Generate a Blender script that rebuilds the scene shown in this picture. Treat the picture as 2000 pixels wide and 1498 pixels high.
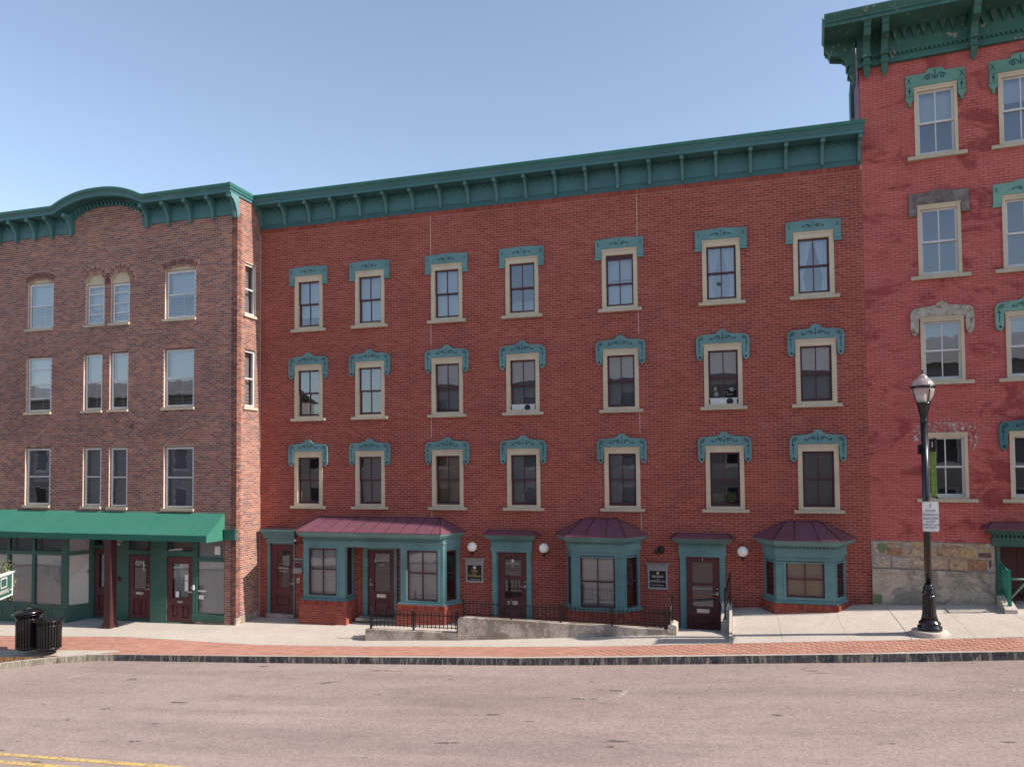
import bpy, math, random
import numpy as np
from mathutils import Matrix, Vector
R_ = math.radians
rnd = random.Random(7)
scene = bpy.context.scene
for o in list(bpy.data.objects): bpy.data.objects.remove(o)
C = scene.collection

# ---------------------------------------------------------------- camera, sky, sun, exposure
YAW, PITCH, ROLL = R_(16.3671), R_(2.0766), R_(-0.49964)
F = Vector((-math.sin(YAW)*math.cos(PITCH), math.cos(YAW)*math.cos(PITCH), math.sin(PITCH)))
Rt = Vector((math.cos(YAW), math.sin(YAW), 0)); Up = Rt.cross(F)
R2 = Rt*math.cos(ROLL)+Up*math.sin(ROLL); U2 = R2.cross(F)
CAM = Vector((0, -20.6, 4.0))
cd = bpy.data.cameras.new('camera'); cam = bpy.data.objects.new('camera', cd); C.objects.link(cam)
M = Matrix((R2, U2, -F)).transposed().to_4x4(); M.translation = CAM
cam.matrix_world = M
cd.sensor_width = 36.0; cd.lens = 1480/2000*36; cd.shift_y = (852.52-749)/2000; cd.clip_end = 2000; cd.clip_start = .1
scene.camera = cam
SUN_EL, SUN_DEV = 38.3, 3.0          # elevation; degrees the sun stands in front of the facades
w = bpy.data.worlds.new('World'); scene.world = w; w.use_nodes = True
nt = w.node_tree; bg = nt.nodes['Background']
sky = nt.nodes.new('ShaderNodeTexSky'); sky.sky_type = 'NISHITA'; sky.sun_disc = False
sky.sun_elevation = R_(SUN_EL); sky.sun_rotation = R_(90+SUN_DEV); sky.altitude = 100; sky.air_density = 1.0; sky.dust_density = 0.5; sky.ozone_density = 1.0
hs = nt.nodes.new('ShaderNodeHueSaturation'); hs.inputs['Saturation'].default_value = .86
nt.links.new(sky.outputs[0], hs.inputs['Color']); nt.links.new(hs.outputs[0], bg.inputs[0]); bg.inputs[1].default_value = 0.102
sd = bpy.data.lights.new('sun', 'SUN'); sun = bpy.data.objects.new('sun', sd); C.objects.link(sun)
sd.energy = 3.4; sd.angle = R_(0.55); sd.color = (1.0, .93, .84)
sdir = Vector((math.cos(R_(SUN_EL))*math.cos(R_(SUN_DEV)), -math.cos(R_(SUN_EL))*math.sin(R_(SUN_DEV)), math.sin(R_(SUN_EL))))
sun.rotation_euler = sdir.to_track_quat('Z', 'Y').to_euler(); sun.location = (40, -5, 35)
vs = scene.view_settings; vs.view_transform = 'Standard'; vs.look = 'None'; vs.gamma = 1; vs.use_curve_mapping = False
vs.exposure = 1.15

# ---------------------------------------------------------------- mesh helpers
class MB:
    def __init__(s, T=None): s.v = []; s.f = []; s.m = []; s.t = []; s.T = T; s.sm = []
    def add(s, vs_, fs, mi=0, tone=0.5, smooth=False):
        b = len(s.v)
        if s.T is not None: vs_ = [tuple(s.T @ Vector(p)) for p in vs_]
        s.v += [tuple(p) for p in vs_]
        for f in fs: s.f.append(tuple(b+i for i in f)); s.m.append(mi); s.t.append(tone); s.sm.append(smooth)
        return s
    def box(s, x0, x1, y0, y1, z0, z1, mi=0, tone=.5):
        return s.add([(x0,y0,z0),(x1,y0,z0),(x1,y1,z0),(x0,y1,z0),(x0,y0,z1),(x1,y0,z1),(x1,y1,z1),(x0,y1,z1)],
                     [(0,3,2,1),(4,5,6,7),(0,1,5,4),(1,2,6,5),(2,3,7,6),(3,0,4,7)], mi, tone)
    def prism(s, poly, y0, y1, mi=0, tone=.5):        # polygon in x,z ; extruded in y
        n = len(poly)
        return s.add([(a, y0, b) for a, b in poly]+[(a, y1, b) for a, b in poly],
                     [tuple(range(n)), tuple(range(2*n-1, n-1, -1))]+[(i, n+i, n+(i+1) % n, (i+1) % n) for i in range(n)], mi, tone)
    def prism_x(s, poly, x0, x1, mi=0, tone=.5):      # polygon in y,z ; extruded in x
        n = len(poly)
        return s.add([(x0, a, b) for a, b in poly]+[(x1, a, b) for a, b in poly],
                     [tuple(range(n-1, -1, -1)), tuple(range(n, 2*n))]+[(i, (i+1) % n, n+(i+1) % n, n+i) for i in range(n)], mi, tone)
    def prism_z(s, poly, z0, z1, mi=0, tone=.5):      # polygon in x,y ; extruded in z
        n = len(poly)
        return s.add([(a, b, z0) for a, b in poly]+[(a, b, z1) for a, b in poly],
                     [tuple(range(n-1, -1, -1)), tuple(range(n, 2*n))]+[(i, (i+1) % n, n+(i+1) % n, n+i) for i in range(n)], mi, tone)
    def slab(s, u0, u1, v0, v1, holes, y0, y1, mi=0):  # panel in x,z with rectangular holes, thickness y0..y1
        us = sorted({u0, u1, *[min(max(h[0], u0), u1) for h in holes], *[min(max(h[1], u0), u1) for h in holes]})
        vz = sorted({v0, v1, *[min(max(h[2], v0), v1) for h in holes], *[min(max(h[3], v0), v1) for h in holes]})
        solid = {}
        for i in range(len(us)-1):
            for j in range(len(vz)-1):
                cu, cv = (us[i]+us[i+1])/2, (vz[j]+vz[j+1])/2
                solid[i, j] = not any(h[0] < cu < h[1] and h[2] < cv < h[3] for h in holes)
        for (i, j), ok in solid.items():
            if not ok: continue
            a, b, c, d = us[i], us[i+1], vz[j], vz[j+1]
            s.add([(a,y0,c),(b,y0,c),(b,y0,d),(a,y0,d)], [(0,1,2,3)], mi)
            s.add([(a,y1,c),(b,y1,c),(b,y1,d),(a,y1,d)], [(3,2,1,0)], mi)
            if not solid.get((i-1, j)): s.add([(a,y0,c),(a,y1,c),(a,y1,d),(a,y0,d)], [(3,2,1,0)], mi)
            if not solid.get((i+1, j)): s.add([(b,y0,c),(b,y1,c),(b,y1,d),(b,y0,d)], [(0,1,2,3)], mi)
            if not solid.get((i, j-1)): s.add([(a,y0,c),(b,y0,c),(b,y1,c),(a,y1,c)], [(3,2,1,0)], mi)
            if not solid.get((i, j+1)): s.add([(a,y0,d),(b,y0,d),(b,y1,d),(a,y1,d)], [(0,1,2,3)], mi)
        return s
    def lathe(s, prof, n=24, cx=0, cy=0, mi=0, smooth=True, flute=0, famp=0):
        vs_ = []
        for r, z in prof:
            for k in range(n):
                a = 2*math.pi*k/n; rr = r*(1+famp*math.cos(flute*a)) if flute else r
                vs_.append((cx+rr*math.cos(a), cy+rr*math.sin(a), z))
        fs = [(i*n+k, i*n+(k+1) % n, (i+1)*n+(k+1) % n, (i+1)*n+k) for i in range(len(prof)-1) for k in range(n)]
        fs += [tuple(range(n-1, -1, -1)), tuple((len(prof)-1)*n+k for k in range(n))]
        return s.add(vs_, fs, mi, .5, smooth)
    def tube(s, pts, r, n=6, mi=0):
        vs_ = []; P = [Vector(p) for p in pts]
        for i, p in enumerate(P):
            d = (P[min(i+1, len(P)-1)]-P[max(i-1, 0)]).normalized()
            a = d.orthogonal().normalized(); b = d.cross(a)
            if i and (a.dot(pa) < 0 or True):
                a = (pa-d*pa.dot(d)).normalized(); b = d.cross(a)
            pa = a; rr = r[i] if isinstance(r, (list, tuple)) else r
            for k in range(n):
                t = 2*math.pi*k/n; vs_.append(tuple(p+a*rr*math.cos(t)+b*rr*math.sin(t)))
        fs = [(i*n+k, i*n+(k+1) % n, (i+1)*n+(k+1) % n, (i+1)*n+k) for i in range(len(P)-1) for k in range(n)]
        fs += [tuple(range(n-1, -1, -1)), tuple((len(P)-1)*n+k for k in range(n))]
        return s.add(vs_, fs, mi, .5, n > 5)
    def ribbon(s, pts, wd, y, mi=0):                   # flat line in x,z
        P = [Vector((a, b)) for a, b in pts]; vs_ = []
        for i, p in enumerate(P):
            d = (P[min(i+1, len(P)-1)]-P[max(i-1, 0)]).normalized(); nn = Vector((-d.y, d.x))
            k = wd/2*(1 if 0 < i < len(P)-1 else .5)
            vs_ += [(p.x-nn.x*k, y, p.y-nn.y*k), (p.x+nn.x*k, y, p.y+nn.y*k)]
        return s.add(vs_, [(2*i+1, 2*i, 2*i+2, 2*i+3) for i in range(len(P)-1)], mi)
    def mesh(s, name, mats):
        me = bpy.data.meshes.new(name); me.from_pydata(s.v, [], s.f)
        for m in (mats if isinstance(mats, (list, tuple)) else [mats]): me.materials.append(m)
        me.polygons.foreach_set('material_index', s.m); me.polygons.foreach_set('use_smooth', s.sm)
        a = me.attributes.new('tone', 'FLOAT', 'FACE'); a.data.foreach_set('value', s.t)
        me.validate(); me.update(); return me
    def build(s, name, mats, parent=None, loc=None, rot=None):
        return put(name, s.mesh(name, mats), parent, loc, rot)
def put(name, me, parent=None, loc=None, rot=None):
    o = bpy.data.objects.new(name, me); C.objects.link(o)
    if parent is not None: o.parent = parent
    if loc is not None: o.location = loc
    if rot is not None: o.rotation_euler = rot
    return o
def empty(name, loc, label=None, cat=None, group=None, kind=None, rot=None):
    o = bpy.data.objects.new(name, None); C.objects.link(o); o.location = loc; o.empty_display_size = .2
    if rot: o.rotation_euler = rot
    return tag(o, label, cat, group, kind)
def tag(o, label=None, cat=None, group=None, kind=None):
    for k, v in (('label', label), ('category', cat), ('group', group), ('kind', kind)):
        if v: o[k] = v
    return o
def frame(p0, p1, z=0.):                               # local x runs p0->p1 in plan, local y points behind the wall
    d = Vector((p1[0]-p0[0], p1[1]-p0[1], 0)); L = d.length; d.normalize(); n = Vector((-d.y, d.x, 0))
    T = Matrix(((d.x, n.x, 0, p0[0]), (d.y, n.y, 0, p0[1]), (0, 0, 1, z), (0, 0, 0, 1)))
    return T, L

# ---------------------------------------------------------------- materials
def newmat(name):
    m = bpy.data.materials.new(name); m.use_nodes = True
    return m, m.node_tree, m.node_tree.nodes['Principled BSDF']
def N(nt, t, **k):
    n = nt.nodes.new(t)
    for a, b in k.items():
        if a.startswith('i_'): n.inputs[a[2:].replace('_', ' ')].default_value = b
        else: setattr(n, a, b)
    return n
def noise(nt, scale, detail=3, rough=.5, vec=None, dist=0.):
    n = N(nt, 'ShaderNodeTexNoise'); n.inputs['Scale'].default_value = scale; n.inputs['Detail'].default_value = detail
    n.inputs['Roughness'].default_value = rough; n.inputs['Distortion'].default_value = dist
    if vec is not None: nt.links.new(vec, n.inputs['Vector'])
    return n
def ramp(nt, fac, stops, interp='LINEAR'):
    r = N(nt, 'ShaderNodeValToRGB'); r.color_ramp.interpolation = interp
    e = r.color_ramp.elements
    while len(e) < len(stops): e.new(.5)
    for el, (p, c) in zip(e, stops): el.position = p; el.color = (*c, 1) if len(c) == 3 else c
    nt.links.new(fac, r.inputs[0]); return r
def mixc(nt, a, b, fac, mode='MIX'):
    m = N(nt, 'ShaderNodeMix', data_type='RGBA', blend_type=mode)
    for s_, v in ((6, a), (7, b), (0, fac)):
        if isinstance(v, (int, float)): m.inputs[s_].default_value = v
        elif isinstance(v, tuple): m.inputs[s_].default_value = (*v, 1)
        else: nt.links.new(v, m.inputs[s_])
    return m.outputs[2]
def worldpos(nt): return N(nt, 'ShaderNodeNewGeometry').outputs['Position']
def scaled(nt, vec, sc):
    m = N(nt, 'ShaderNodeVectorMath', operation='MULTIPLY'); nt.links.new(vec, m.inputs[0]); m.inputs[1].default_value = sc; return m.outputs[0]
def paint(name, col, rough=.55, var=.12, bump=.05, metal=0., chip=None, chipamt=.0, spec=.4, dirt=.15):
    m, nt, b = newmat(name); p = worldpos(nt)
    n1 = noise(nt, 1.3, 4, .6, p); n2 = noise(nt, 18, 3, .6, p)
    lo = tuple(c*(1-var-dirt*.5) for c in col); hi = tuple(min(1, c*(1+var)) for c in col)
    c1 = ramp(nt, n1.outputs[0], [(.3, lo), (.7, hi)]).outputs[0]
    c1 = mixc(nt, c1, tuple(c*.82 for c in col), ramp(nt, n2.outputs[0], [(.45, (0,0,0)), (.75, (.5,.5,.5))]).outputs[0])
    if chip:
        n3 = noise(nt, 7, 6, .7, scaled(nt, p, (1, 1, .6)), 1.)
        c1 = mixc(nt, c1, chip, ramp(nt, n3.outputs[0], [(.62-chipamt, (0,0,0)), (.66-chipamt, (1,1,1))]).outputs[0])
    nt.links.new(c1, b.inputs['Base Color']); b.inputs['Roughness'].default_value = rough; b.inputs['Metallic'].default_value = metal
    b.inputs['Specular IOR Level'].default_value = spec
    if bump:
        bp = N(nt, 'ShaderNodeBump'); bp.inputs['Strength'].default_value = bump*3; bp.inputs['Distance'].default_value = .01
        nt.links.new(n2.outputs[0], bp.inputs['Height']); nt.links.new(bp.outputs[0], b.inputs['Normal'])
    return m
def brickmat(name, stops, patch=.25, stain=None, stainamt=0, rough=.85):
    m, nt, b = newmat(name); p = worldpos(nt)
    at = N(nt, 'ShaderNodeAttribute', attribute_name='tone')
    c = ramp(nt, at.outputs['Fac'], stops).outputs[0]
    n1 = noise(nt, .55, 4, .6, p); n2 = noise(nt, 60, 4, .7, p)
    c = mixc(nt, c, mixc(nt, c, (.55,.5,.5), 1., 'MULTIPLY'), ramp(nt, n1.outputs[0], [(.42, (0,0,0)), (.72, (patch*2,)*3)]).outputs[0])
    c = mixc(nt, c, mixc(nt, c, (.6,.6,.6), 1., 'MULTIPLY'), ramp(nt, n2.outputs[0], [(.35, (.6,)*3), (.65, (0,0,0))]).outputs[0])
    n5 = noise(nt, 1.6, 6, .7, scaled(nt, p, (1, 1, .35)), .5)
    c = mixc(nt, c, mixc(nt, c, (.34,.20,.20), .5, 'MIX'), ramp(nt, n5.outputs[0], [(.60, (0,0,0)), (.72, (.45,)*3)]).outputs[0])
    if stain:
        n3 = noise(nt, .9, 7, .68, scaled(nt, p, (1, 1, 1.7)), .7)
        c = mixc(nt, c, stain, ramp(nt, n3.outputs[0], [(.6-stainamt, (0,0,0)), (.68-stainamt, (.8,.8,.8))]).outputs[0])
    nt.links.new(c, b.inputs['Base Color']); b.inputs['Roughness'].default_value = rough; b.inputs['Specular IOR Level'].default_value = .25
    bp = N(nt, 'ShaderNodeBump'); bp.inputs['Strength'].default_value = .35; bp.inputs['Distance'].default_value = .004
    nt.links.new(n2.outputs[0], bp.inputs['Height']); nt.links.new(bp.outputs[0], b.inputs['Normal'])
    return m
def glassmat(name, k=1.9, base=.11, tint=(.82,.86,.86), wob=.07):
    m = bpy.data.materials.new(name); m.use_nodes = True; nt = m.node_tree; nt.nodes.clear()
    out = N(nt, 'ShaderNodeOutputMaterial'); mx = N(nt, 'ShaderNodeMixShader'); tr = N(nt, 'ShaderNodeBsdfTransparent'); gl = N(nt, 'ShaderNodeBsdfGlossy')
    tr.inputs[0].default_value = (*tint, 1); gl.inputs['Roughness'].default_value = .015; gl.inputs[0].default_value = (.93,.95,1,1)
    fr = N(nt, 'ShaderNodeFresnel'); fr.inputs[0].default_value = 1.5
    ma = N(nt, 'ShaderNodeMath', operation='MULTIPLY_ADD'); ma.inputs[1].default_value = k; ma.inputs[2].default_value = base; ma.use_clamp = True
    nt.links.new(fr.outputs[0], ma.inputs[0]); nt.links.new(ma.outputs[0], mx.inputs[0]); nt.links.new(tr.outputs[0], mx.inputs[1]); nt.links.new(gl.outputs[0], mx.inputs[2])
    n = noise(nt, 1.7, 2, .5, worldpos(nt)); bp = N(nt, 'ShaderNodeBump'); bp.inputs['Strength'].default_value = wob; bp.inputs['Distance'].default_value = .02
    nt.links.new(n.outputs[0], bp.inputs['Height']); nt.links.new(bp.outputs[0], gl.inputs['Normal']); nt.links.new(mx.outputs[0], out.inputs[0])
    return m
def blindmat(name, col, period=.05, vertical=False, depth=.25):
    m, nt, b = newmat(name); p = worldpos(nt); wv = N(nt, 'ShaderNodeTexWave', bands_direction='X' if vertical else 'Z')
    nt.links.new(p, wv.inputs[0]); wv.inputs['Scale'].default_value = .314/period; wv.inputs['Distortion'].default_value = .6 if vertical else 0.; wv.inputs['Detail'].default_value = 1
    c = mixc(nt, tuple(k*(1-depth) for k in col), col, wv.outputs['Fac'])
    nt.links.new(c, b.inputs['Base Color']); b.inputs['Roughness'].default_value = .8
    return m
def stoney(name, stops, sc=1.2, rough=.85, bump=.4, fine=40, dark=None, darkamt=0, streak=None):
    m, nt, b = newmat(name); p = worldpos(nt)
    n1 = noise(nt, sc, 6, .65, p, .4); n2 = noise(nt, fine, 4, .7, p)
    c = ramp(nt, n1.outputs[0], stops).outputs[0]
    c = mixc(nt, c, mixc(nt, c, (.62,.6,.58), 1., 'MULTIPLY'), ramp(nt, n2.outputs[0], [(.4, (.8,)*3), (.62, (0,0,0))]).outputs[0])
    if streak:
        n4 = noise(nt, 9, 5, .7, scaled(nt, p, (1, .3, .18)), 1.2)
        c = mixc(nt, c, streak, ramp(nt, n4.outputs[0], [(.52, (0,0,0)), (.6, (.8,)*3)]).outputs[0])
    if dark:
        n3 = noise(nt, .8, 8, .7, p, .8)
        c = mixc(nt, c, dark, ramp(nt, n3.outputs[0], [(.55-darkamt, (0,0,0)), (.62-darkamt, (.75,)*3)]).outputs[0])
    nt.links.new(c, b.inputs['Base Color']); b.inputs['Roughness'].default_value = rough; b.inputs['Specular IOR Level'].default_value = .25
    bp = N(nt, 'ShaderNodeBump'); bp.inputs['Strength'].default_value = bump; bp.inputs['Distance'].default_value = .01
    nt.links.new(n2.outputs[0], bp.inputs['Height']); nt.links.new(bp.outputs[0], b.inputs['Normal'])
    return m

m_brickM = brickmat('red_brick', [(0, (.265,.052,.036)), (.4, (.32,.067,.045)), (.75, (.36,.080,.052)), (.96, (.40,.10,.065)), (1, (.24,.06,.045))], .22)
m_mortarM = stoney('red_mortar', [(.3, (.54,.27,.235)), (.7, (.66,.36,.31))], 2., fine=50)
m_brickL = brickmat('mottled_brown_brick', [(0, (.16,.095,.095)), (.2, (.22,.10,.09)), (.45, (.29,.125,.098)), (.68, (.34,.145,.105)), (.86, (.40,.19,.13)), (1, (.24,.15,.13))], .25)
m_mortarL = stoney('pale_mortar', [(.3, (.60,.44,.37)), (.7, (.74,.57,.48))], 2.)
m_brickR = brickmat('painted_red_brick', [(0, (.53,.130,.112)), (.5, (.57,.145,.125)), (1, (.60,.16,.138))], .1, stain=(.25,.042,.04), stainamt=.07, rough=.75)
m_mortarR = stoney('painted_joint', [(.38, (.10,.02,.02)), (.6, (.46,.105,.09))], 2.2, fine=25)
m_teal = paint('teal_trim_paint', (.122,.245,.245), var=.16, chip=(.25,.32,.30), chipamt=-.03)
m_teal2 = paint('cornice_teal_paint', (.05,.145,.15), .5)
m_green = paint('green_roof_metal', (.022,.125,.085), .35, bump=.01)
m_dgreen = paint('storefront_green_paint', (.04,.115,.09), .45)
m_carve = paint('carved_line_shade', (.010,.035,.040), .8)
m_beige = paint('cream_casing_paint', (.57,.47,.33), .6, .08, chip=(.42,.36,.27), chipamt=-.04)
m_sill = stoney('limestone_sill', [(.3, (.50,.43,.32)), (.7, (.62,.54,.41))], 2.5, bump=.2)
m_postm = paint('shaded_maroon_post', (.062,.018,.019), .55)  # maroon darkened in its colour to stand for shade on the post
m_maroon = paint('maroon_door_paint', (.105,.028,.033), .4, .1)
m_sash = paint('plum_sash_paint', (.075,.022,.033), .45)
m_white = paint('white_sash_paint', (.62,.60,.58), .5, .05)
m_mroof = paint('maroon_standing_seam_metal', (.17,.066,.088), .42, .08, bump=.01, spec=.6)
m_mseam = paint('seam_metal', (.06,.018,.03), .4)
m_dark = paint('dark_interior', (.03,.027,.03), .9)
m_room = paint('room_back_wall', (.19,.175,.165), .9)
m_glass = glassmat('window_glass'); m_glassD = glassmat('shop_glass', 1.6, .04)
m_bw = blindmat('white_blind', (.62,.63,.66), .05, depth=.12); m_bg = blindmat('grey_blind', (.38,.38,.41), .05, depth=.3)
m_bd = blindmat('dark_blind', (.25,.23,.225), .05, depth=.45); m_bt = blindmat('tan_shade', (.42,.27,.15), .6, depth=.1)
m_cur = blindmat('lace_curtain', (.66,.67,.70), .06, True, .3); m_paper = paint('papered_glass_backing', (.72,.69,.67), .8, .06)
m_conc = stoney('sidewalk_concrete', [(.3, (.52,.455,.39)), (.7, (.62,.55,.48))], .8, bump=.15, dark=(.43,.37,.32), darkamt=-.02)
m_concold = stoney('old_concrete', [(.3, (.27,.215,.175)), (.45, (.50,.42,.35)), (.6, (.62,.54,.46))], 3.2, bump=.8, fine=26, dark=(.20,.16,.13), darkamt=.08)
m_parge = stoney('parged_wall', [(.3, (.33,.29,.23)), (.45, (.50,.42,.33)), (.6, (.58,.48,.38)), (.72, (.42,.37,.30))], 2.2, bump=.9, fine=24, dark=(.17,.165,.14), darkamt=.06)
m_joint = stoney('dirt_joint', [(.3, (.10,.085,.07)), (.7, (.15,.13,.11))])
m_oppw = paint('pale_render_wall', (.30,.28,.26), .9)
m_limem = stoney('pale_lime_mortar', [(.3, (.40,.36,.31)), (.6, (.55,.50,.44))], 6, bump=.6)
m_sand = stoney('paver_sand', [(.3, (.44,.25,.19)), (.7, (.50,.29,.22))])
m_asph = None
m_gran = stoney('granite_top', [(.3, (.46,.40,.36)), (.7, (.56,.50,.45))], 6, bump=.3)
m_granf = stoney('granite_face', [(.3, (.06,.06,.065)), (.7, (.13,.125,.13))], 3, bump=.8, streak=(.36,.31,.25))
m_granl = stoney('weathered_granite_face', [(.3, (.22,.20,.16)), (.7, (.38,.34,.27))], 3, bump=.8, streak=(.45,.40,.3))
m_pave = brickmat('paving_brick', [(0, (.45,.22,.16)), (.5, (.49,.245,.18)), (1, (.53,.275,.205))], .12)
m_black = paint('glossy_black_paint', (.008,.008,.009), .22, spec=.6, bump=.01)
m_iron = paint('black_iron', (.012,.011,.011), .45)
m_mulch = stoney('bark_mulch', [(.3, (.16,.075,.035)), (.7, (.32,.17,.08))], 14, bump=1., fine=60)
m_gold = paint('gold_lettering', (.62,.47,.18), .5); m_lett = paint('white_lettering', (.75,.73,.70), .6)
m_signg = paint('grey_sign_frame', (.34,.32,.31), .6); m_signb = paint('black_sign_panel', (.012,.012,.015), .4)
m_signw = paint('white_sign_face', (.80,.79,.78), .4, .02); m_steel = paint('steel', (.55,.55,.56), .35, metal=.8)
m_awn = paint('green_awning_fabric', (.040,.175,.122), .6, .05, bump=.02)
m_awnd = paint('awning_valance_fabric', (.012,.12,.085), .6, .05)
m_aged = stoney('bare_weathered_wood', [(.3, (.11,.085,.085)), (.55, (.22,.18,.17)), (.75, (.36,.31,.29))], 5, bump=.8, fine=30)
m_peel = stoney('peeled_cream_paint', [(.35, (.30,.15,.12)), (.45, (.42,.37,.29)), (.7, (.60,.56,.48))], 9, bump=.8, fine=50)
m_purple = stoney('peeling_lilac_wall', [(.4, (.42,.24,.36)), (.55, (.30,.12,.16))], 9, bump=.6)
m_lime = paint('faded_lime_paint', (.30,.33,.14), .6, .2, chip=(.14,.12,.07), chipamt=.02)
m_oldteal = paint('weathered_teal_paint', (.038,.125,.10), .6, .2, chip=(.30,.27,.21), chipamt=.015)
m_sage = paint('faded_sage_paint', (.17,.33,.26), .65, .15, chip=(.09,.2,.16), chipamt=0.)
m_verd = paint('verdigris_hood_paint', (.12,.26,.20), .6, .18, chip=(.2,.4,.32), chipamt=-.02)
m_railg = paint('green_rail_paint', (.02,.19,.125), .35, .05)
m_globe = newmat('milk_glass_globe'); m_globe[2].inputs['Base Color'].default_value = (.90,.83,.75,1); m_globe[2].inputs['Roughness'].default_value = .3; m_globe[2].inputs['Subsurface Weight'].default_value = .3; m_globe = m_globe[0]
m_pris, nt_, b_ = newmat('prismatic_lamp_glass'); b_.inputs['Base Color'].default_value = (.92,.88,.84,1); b_.inputs['Transmission Weight'].default_value = .75; b_.inputs['Roughness'].default_value = .28; b_.inputs['IOR'].default_value = 1.35
m_yel = stoney('faded_yellow_line', [(.35, (.52,.34,.07)), (.7, (.66,.45,.12))], 3, fine=30)
def worn_paint(name, col, thr):
    m, nt, b = newmat(name); p = worldpos(nt); n = noise(nt, 14, 6, .75, p)
    b.inputs['Base Color'].default_value = (*col, 1); b.inputs['Roughness'].default_value = .8
    tr = N(nt, 'ShaderNodeBsdfTransparent'); mx = N(nt, 'ShaderNodeMixShader')
    nt.links.new(ramp(nt, n.outputs[0], [(thr, (0,0,0)), (thr+.08, (1,1,1))]).outputs[0], mx.inputs[0])
    nt.links.new(tr.outputs[0], mx.inputs[1]); nt.links.new(b.outputs[0], mx.inputs[2]); nt.links.new(mx.outputs[0], nt.nodes['Material Output'].inputs[0])
    return m
m_wline = worn_paint('worn_white_line', (.60,.55,.51), .5)
m_ghost = worn_paint('paint_ghost_flecks', (.55,.46,.42), .53)
m_yline = worn_paint('worn_yellow_line', (.58,.40,.14), .40)
def asphalt():
    m, nt, b = newmat('aged_asphalt'); p = worldpos(nt)
    big = noise(nt, .35, 5, .6, scaled(nt, p, (.35, 1, 1)), .3); mid = noise(nt, 2.2, 5, .65, p, .3); fine = noise(nt, 95, 3, .8, p)
    vor = N(nt, 'ShaderNodeTexVoronoi'); nt.links.new(p, vor.inputs[0]); vor.inputs['Scale'].default_value = 70
    c = ramp(nt, big.outputs[0], [(.3, (.325,.247,.216)), (.5, (.38,.293,.257)), (.72, (.42,.325,.285))]).outputs[0]
    c = mixc(nt, c, mixc(nt, c, (.84,.84,.85), 1., 'MULTIPLY'), ramp(nt, mid.outputs[0], [(.45, (0,0,0)), (.7, (.7,)*3)]).outputs[0])
    c = mixc(nt, c, mixc(nt, c, (.55,.55,.56), 1., 'MULTIPLY'), ramp(nt, fine.outputs[0], [(.38, (.9,)*3), (.5, (0,0,0))]).outputs[0])
    c = mixc(nt, c, (.62,.54,.49), ramp(nt, vor.outputs[0], [(.08, (.5,)*3), (.16, (0,0,0))]).outputs[0])
    tb = noise(nt, 1., 4, .6, scaled(nt, p, (.045, .55, 1)), .2)
    c = mixc(nt, c, mixc(nt, c, (.78,.78,.79), 1., 'MULTIPLY'), ramp(nt, tb.outputs[0], [(.48, (0,0,0)), (.62, (.85,)*3)]).outputs[0])
    grit = noise(nt, 17, 4, .85, p)
    c = mixc(nt, c, mixc(nt, c, (.66,.65,.65), 1., 'MULTIPLY'), ramp(nt, grit.outputs[0], [(.47, (0,0,0)), (.66, (.9,)*3)]).outputs[0])
    c = mixc(nt, c, mixc(nt, c, (1.25,1.24,1.22), 1., 'MULTIPLY'), ramp(nt, grit.outputs[0], [(.32, (.9,)*3), (.45, (0,0,0))]).outputs[0])
    spot = noise(nt, 1.6, 6, .6, scaled(nt, p, (.6, 1.6, 1)), .2)      # tar and oil spots
    c = mixc(nt, c, (.07,.06,.06), ramp(nt, spot.outputs[0], [(.668, (0,0,0)), (.68, (.75,)*3)]).outputs[0])
    crack = N(nt, 'ShaderNodeTexVoronoi', feature='DISTANCE_TO_EDGE'); crack.inputs['Scale'].default_value = .35
    dn = noise(nt, 1.5, 5, .7, p); ad = N(nt, 'ShaderNodeVectorMath', operation='ADD'); nt.links.new(p, ad.inputs[0]); nt.links.new(dn.outputs[1], ad.inputs[1]); nt.links.new(ad.outputs[0], crack.inputs[0])
    c = mixc(nt, c, mixc(nt, c, (.80,.80,.80), 1., 'MULTIPLY'), ramp(nt, crack.outputs[0], [(.001, (.55,)*3), (.005, (0,0,0))]).outputs[0])
    nt.links.new(c, b.inputs['Base Color']); b.inputs['Roughness'].default_value = .9; b.inputs['Specular IOR Level'].default_value = .2
    bp = N(nt, 'ShaderNodeBump'); bp.inputs['Strength'].default_value = .5; bp.inputs['Distance'].default_value = .006
    nt.links.new(fine.outputs[0], bp.inputs['Height']); nt.links.new(bp.outputs[0], b.inputs['Normal']); return m
m_asph = asphalt()
def leafmat(name, a, b2):
    m, nt, b = newmat(name); at = N(nt, 'ShaderNodeAttribute', attribute_name='tone')
    nt.links.new(ramp(nt, at.outputs['Fac'], [(0, a), (1, b2)]).outputs[0], b.inputs['Base Color']); b.inputs['Roughness'].default_value = .6
    b.inputs['Transmission Weight'].default_value = .0; return m
m_leaf = leafmat('shrub_leaves', (.10,.13,.03), (.24,.25,.07)); m_bark = paint('bark', (.12,.08,.05), .9)

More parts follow.
